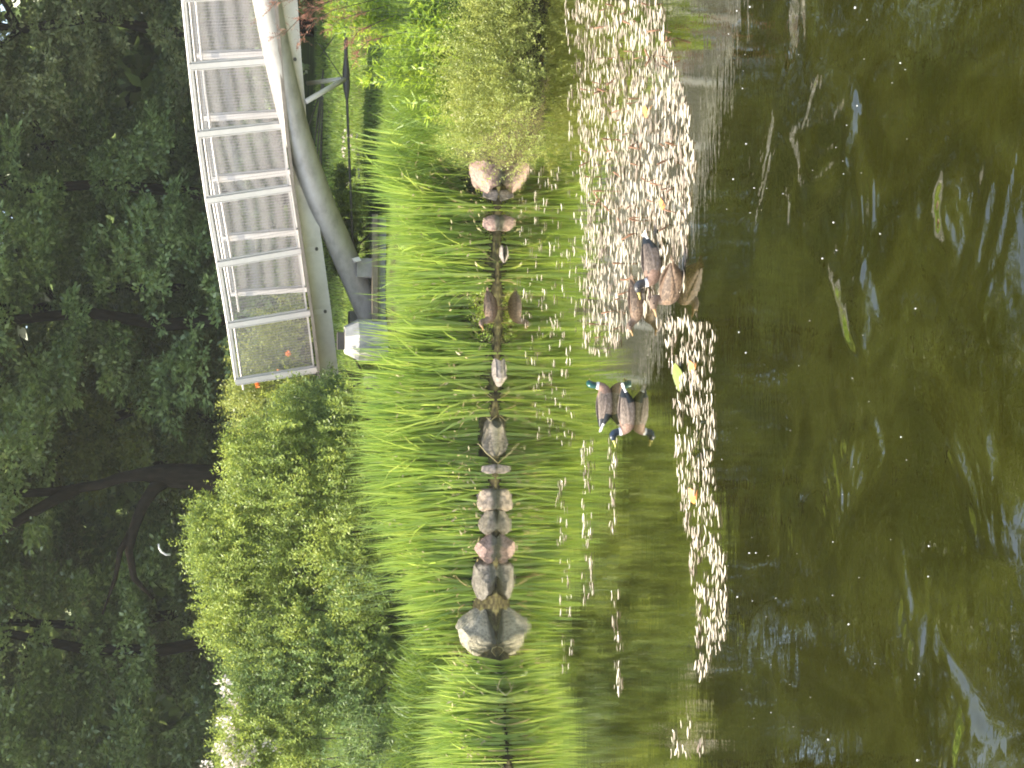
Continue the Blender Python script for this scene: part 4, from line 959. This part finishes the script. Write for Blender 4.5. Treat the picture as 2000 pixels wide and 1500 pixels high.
# ------------------------------------------------------------------ pond weed leaves, spikes, orange leaves, bubbles
weed_m = leaf_mat('pond_weed_glare_leaf', [(.13, .09, .075), (.34, .28, .20), (.54, .485, .355), (.62, .56, .42)], .12, .10, .25, 2.0)  # cream stops paint sun glare on olive leaves, brown stop the unlit ones
def one_leaf(bend, wid):
    m = MB(); t = np.linspace(0, 1, 6); pr = np.array([.10, .72, 1, .92, .6, .04]) * wid / 2; V = []
    for a, q in zip(t, pr):
        for s in (-1, 0, 1): V.append(((a - .5) * .125, s * q, (.0015 if s == 0 else .004) + bend * (a - .5) ** 2 * .02 + (.0012 * bend * s)))
    m.add(V, [(i * 3 + j, (i + 1) * 3 + j, (i + 1) * 3 + j + 1, i * 3 + j + 1) for i in range(5) for j in range(2)]); return m
ZONES = [  # polygon in picture points (x, y), count
    ([(1125, 0), (1292, 0), (1320, 110), (1350, 230), (1360, 330), (1345, 470), (1340, 560), (1290, 590), (1240, 640), (1190, 690), (1140, 690), (1135, 400), (1130, 200)], 3100),
    ([(1285, 630), (1345, 610), (1365, 680), (1395, 760), (1400, 900), (1405, 1000), (1420, 1120), (1420, 1240), (1372, 1330), (1360, 1300), (1362, 1200), (1340, 1050), (1320, 900), (1318, 760)], 640),
    ([(1015, 330), (1075, 330), (1060, 560), (1130, 700), (1120, 870), (1050, 870), (1010, 560)], 150),
    ([(1075, 330), (1130, 330), (1140, 690), (1075, 640)], 70),
    ([(1135, 860), (1160, 860), (1160, 1180), (1140, 1180)], 75), ([(1188, 860), (1208, 860), (1202, 1040), (1192, 1040)], 35),
    ([(1085, 930), (1105, 930), (1125, 1320), (1100, 1320)], 55), ([(1195, 1160), (1215, 1160), (1215, 1370), (1200, 1370)], 30), ([(1320, 1400), (1375, 1400), (1375, 1480), (1310, 1480)], 22),
    ([(1340, 600), (1400, 640), (1410, 760), (1395, 760), (1340, 640)], 40), ([(1100, 0), (1135, 0), (1130, 330), (1115, 330)], 55),
]
def inside(p, poly):
    x, y = p; c = False; j = len(poly) - 1
    for i in range(len(poly)):
        xi, yi = poly[i]; xj, yj = poly[j]
        if (yi > y) != (yj > y) and x < (xj - xi) * (y - yi) / (yj - yi) + xi: c = not c
        j = i
    return c
rw = random.Random(99); spots = []
for poly, cnt in ZONES:
    xs_ = [a for a, b in poly]; ys_ = [b for a, b in poly]; got = 0; tries = 0
    while got < cnt and tries < 60000:
        tries += 1
        q = (rw.uniform(min(xs_), max(xs_)), rw.uniform(min(ys_), max(ys_)))
        dens = 0.5 + 0.5 * math.sin(q[1] * .045 + q[0] * .09) * math.sin(q[0] * .13 - q[1] * .03)
        if inside(q, poly) and rw.random() < .35 + .65 * dens:
            w3 = atz(q[0], q[1], 0); spots.append((w3[0], w3[1])); got += 1
spots.sort(key=lambda s: s[1])
protos = []
WL = 'oval pond weed leaf with painted cream sun glare, floating flat in the drifted band'
for i, (bd, wd) in enumerate([(1, .037), (-1, .032), (.4, .043), (1.6, .029)]):
    o = one_leaf(bd, wd).build('floating_leaf', weed_m, None, True); tag(o, WL, 'leaf', 'pond weed leaves with painted cream glare on the water'); protos.append(o)
def leaf_xf(i): 
    r = random.Random(i * 7 + 1)
    return r.gauss(0, .30) + (math.pi if r.random() < .5 else 0), r.gauss(0, .035), r.gauss(0, .03), r.uniform(.36, .86), r.uniform(.002, .012)
NI = 300
for i, (x, y) in enumerate(spots[:NI]):
    o = protos[i] if i < 4 else protos[i % 4].copy()
    if i >= 4: COL.objects.link(o)
    a, b, c, s, z = leaf_xf(i); s *= .88; o.location = (x, y, z); o.rotation_euler = (b, c, a); o.scale = (s, s, s)
src = [np.array([v.co[:] for v in q.data.vertices]) for q in protos]; fsrc = np.array([p_.vertices[:] for p_ in protos[0].data.polygons])
parts = []
for i, (x, y) in enumerate(spots[NI:], NI):
    a, b, c, s, z = leaf_xf(i); R3 = np.array(Matrix.Rotation(a, 3, 'Z') @ Matrix.Rotation(c, 3, 'Y') @ Matrix.Rotation(b, 3, 'X'))
    parts.append((src[i % 4] @ R3.T * s + np.array([x, y, z]), fsrc))
V, F = merge(parts)
tag(link('pond_weed', mesh_np('pond_weed', V, F, weed_m)), 'mass of pond weed leaves with painted cream sun glare, drifted on the far water', 'pond weed', kind='stuff')
spike_m = solid_mat('weed_spike', [(.16, .075, .035), (.26, .13, .06)], 30, .7)
m = MB(); m.tube([(0, 0, -.01), (.004, 0, .035), (.01, 0, .045), (.016, 0, .09), (.018, 0, .098)], [.0035, .0035, .0075, .0065, .002], 6)
sp0 = m.build('weed_spike', spike_m, None, True); tag(sp0, 'brown flower spike standing up out of the dense pond weed', 'flower spike', 'brown spikes in the pond weed')
for i in range(75):
    o = sp0 if i == 0 else sp0.copy()
    if i: COL.objects.link(o)
    q = atz(rw.uniform(1150, 1325), rw.uniform(5, 470) if i < 66 else rw.uniform(470, 700), 0)
    o.location = (q[0], q[1], 0); o.rotation_euler = (rw.gauss(0, .45), rw.gauss(0, .45), rw.uniform(0, 6.28)); s = rw.uniform(.7, 1.35); o.scale = (s, s, s)
leafo = solid_mat('orange_dead_leaf', [(.50, .15, .02), (.70, .26, .05)], 40, .6); leafg = solid_mat('olive_lily_leaf', [(.09, .12, .012), (.14, .17, .02)], 30, .5)
for (x, y, s, mtx, lb) in [(1356, 968, 1.0, leafo, 'curled orange leaf afloat in the narrow pond weed band'), (1354, 716, .8, leafo, 'orange leaf afloat beside the olive green leaf'), (1264, 217, .9, leafo, 'orange leaf afloat in the dense pond weed'), (1330, 735, 1.9, leafg, 'broad olive green leaf afloat at the bend of the pond weed band'),
                           (1296, 398, .8, leafo, 'small orange brown leaf at the open side of the dense pond weed')]:
    o = one_leaf(1.5, .085).build('fallen_leaf', mtx, None, True); q = atz(x, y, 0); o.location = (q[0], q[1], .012); o.rotation_euler = (.35, -.25, rw.uniform(-.6, .6)); o.scale = (s,) * 3; tag(o, lb, 'leaf')
# specks of white fluff on the dark water
fl = solid_mat('white_fluff', [(.75, .74, .70), (.85, .84, .8)], 20, .6)
bm = bmesh.new(); bmesh.ops.create_icosphere(bm, subdivisions=2, radius=.008)
for v in bm.verts: v.co = v.co * (1 + .25 * math.sin(v.co.x * 900 + v.co.y * 700)); v.co.z *= .6
me = bpy.data.meshes.new('seed_fluff'); bm.to_mesh(me); bm.free(); me.materials.append(fl)
for i in range(80):
    o = link('seed_fluff', me); q = atz(1410 + 430 * rw.random() ** 1.3, rw.uniform(5, 1490), 0); s = .2 + .5 * rw.random() ** 2
    o.location = (q[0], q[1], .003); o.scale = (s,) * 3; o.rotation_euler = (0, 0, rw.uniform(0, 6)); tag(o, 'tiny white speck of seed fluff on the dark open water', 'seed fluff', 'white specks on the dark water')

# ------------------------------------------------------------------ thin haze volume, added to lift the blacks of the trees
hz, hn, hl, ho = mat('tree_lift_haze')
pv = hn.new('ShaderNodeVolumePrincipled'); pv.inputs['Color'].default_value = (.95, .96, .84, 1); pv.inputs['Density'].default_value = 0.0006
pv.inputs['Anisotropy'].default_value = 0.2
hl.new(pv.outputs[0], ho.inputs['Volume'])
m = MB(); m.box((0, 185, 10.5), (150, 0, 0), (0, 235, 0), (0, 0, 13.2))
tag(m.build('haze', hz), 'thin pale haze added over the pond to lift the dark trees', 'haze', kind='stuff')
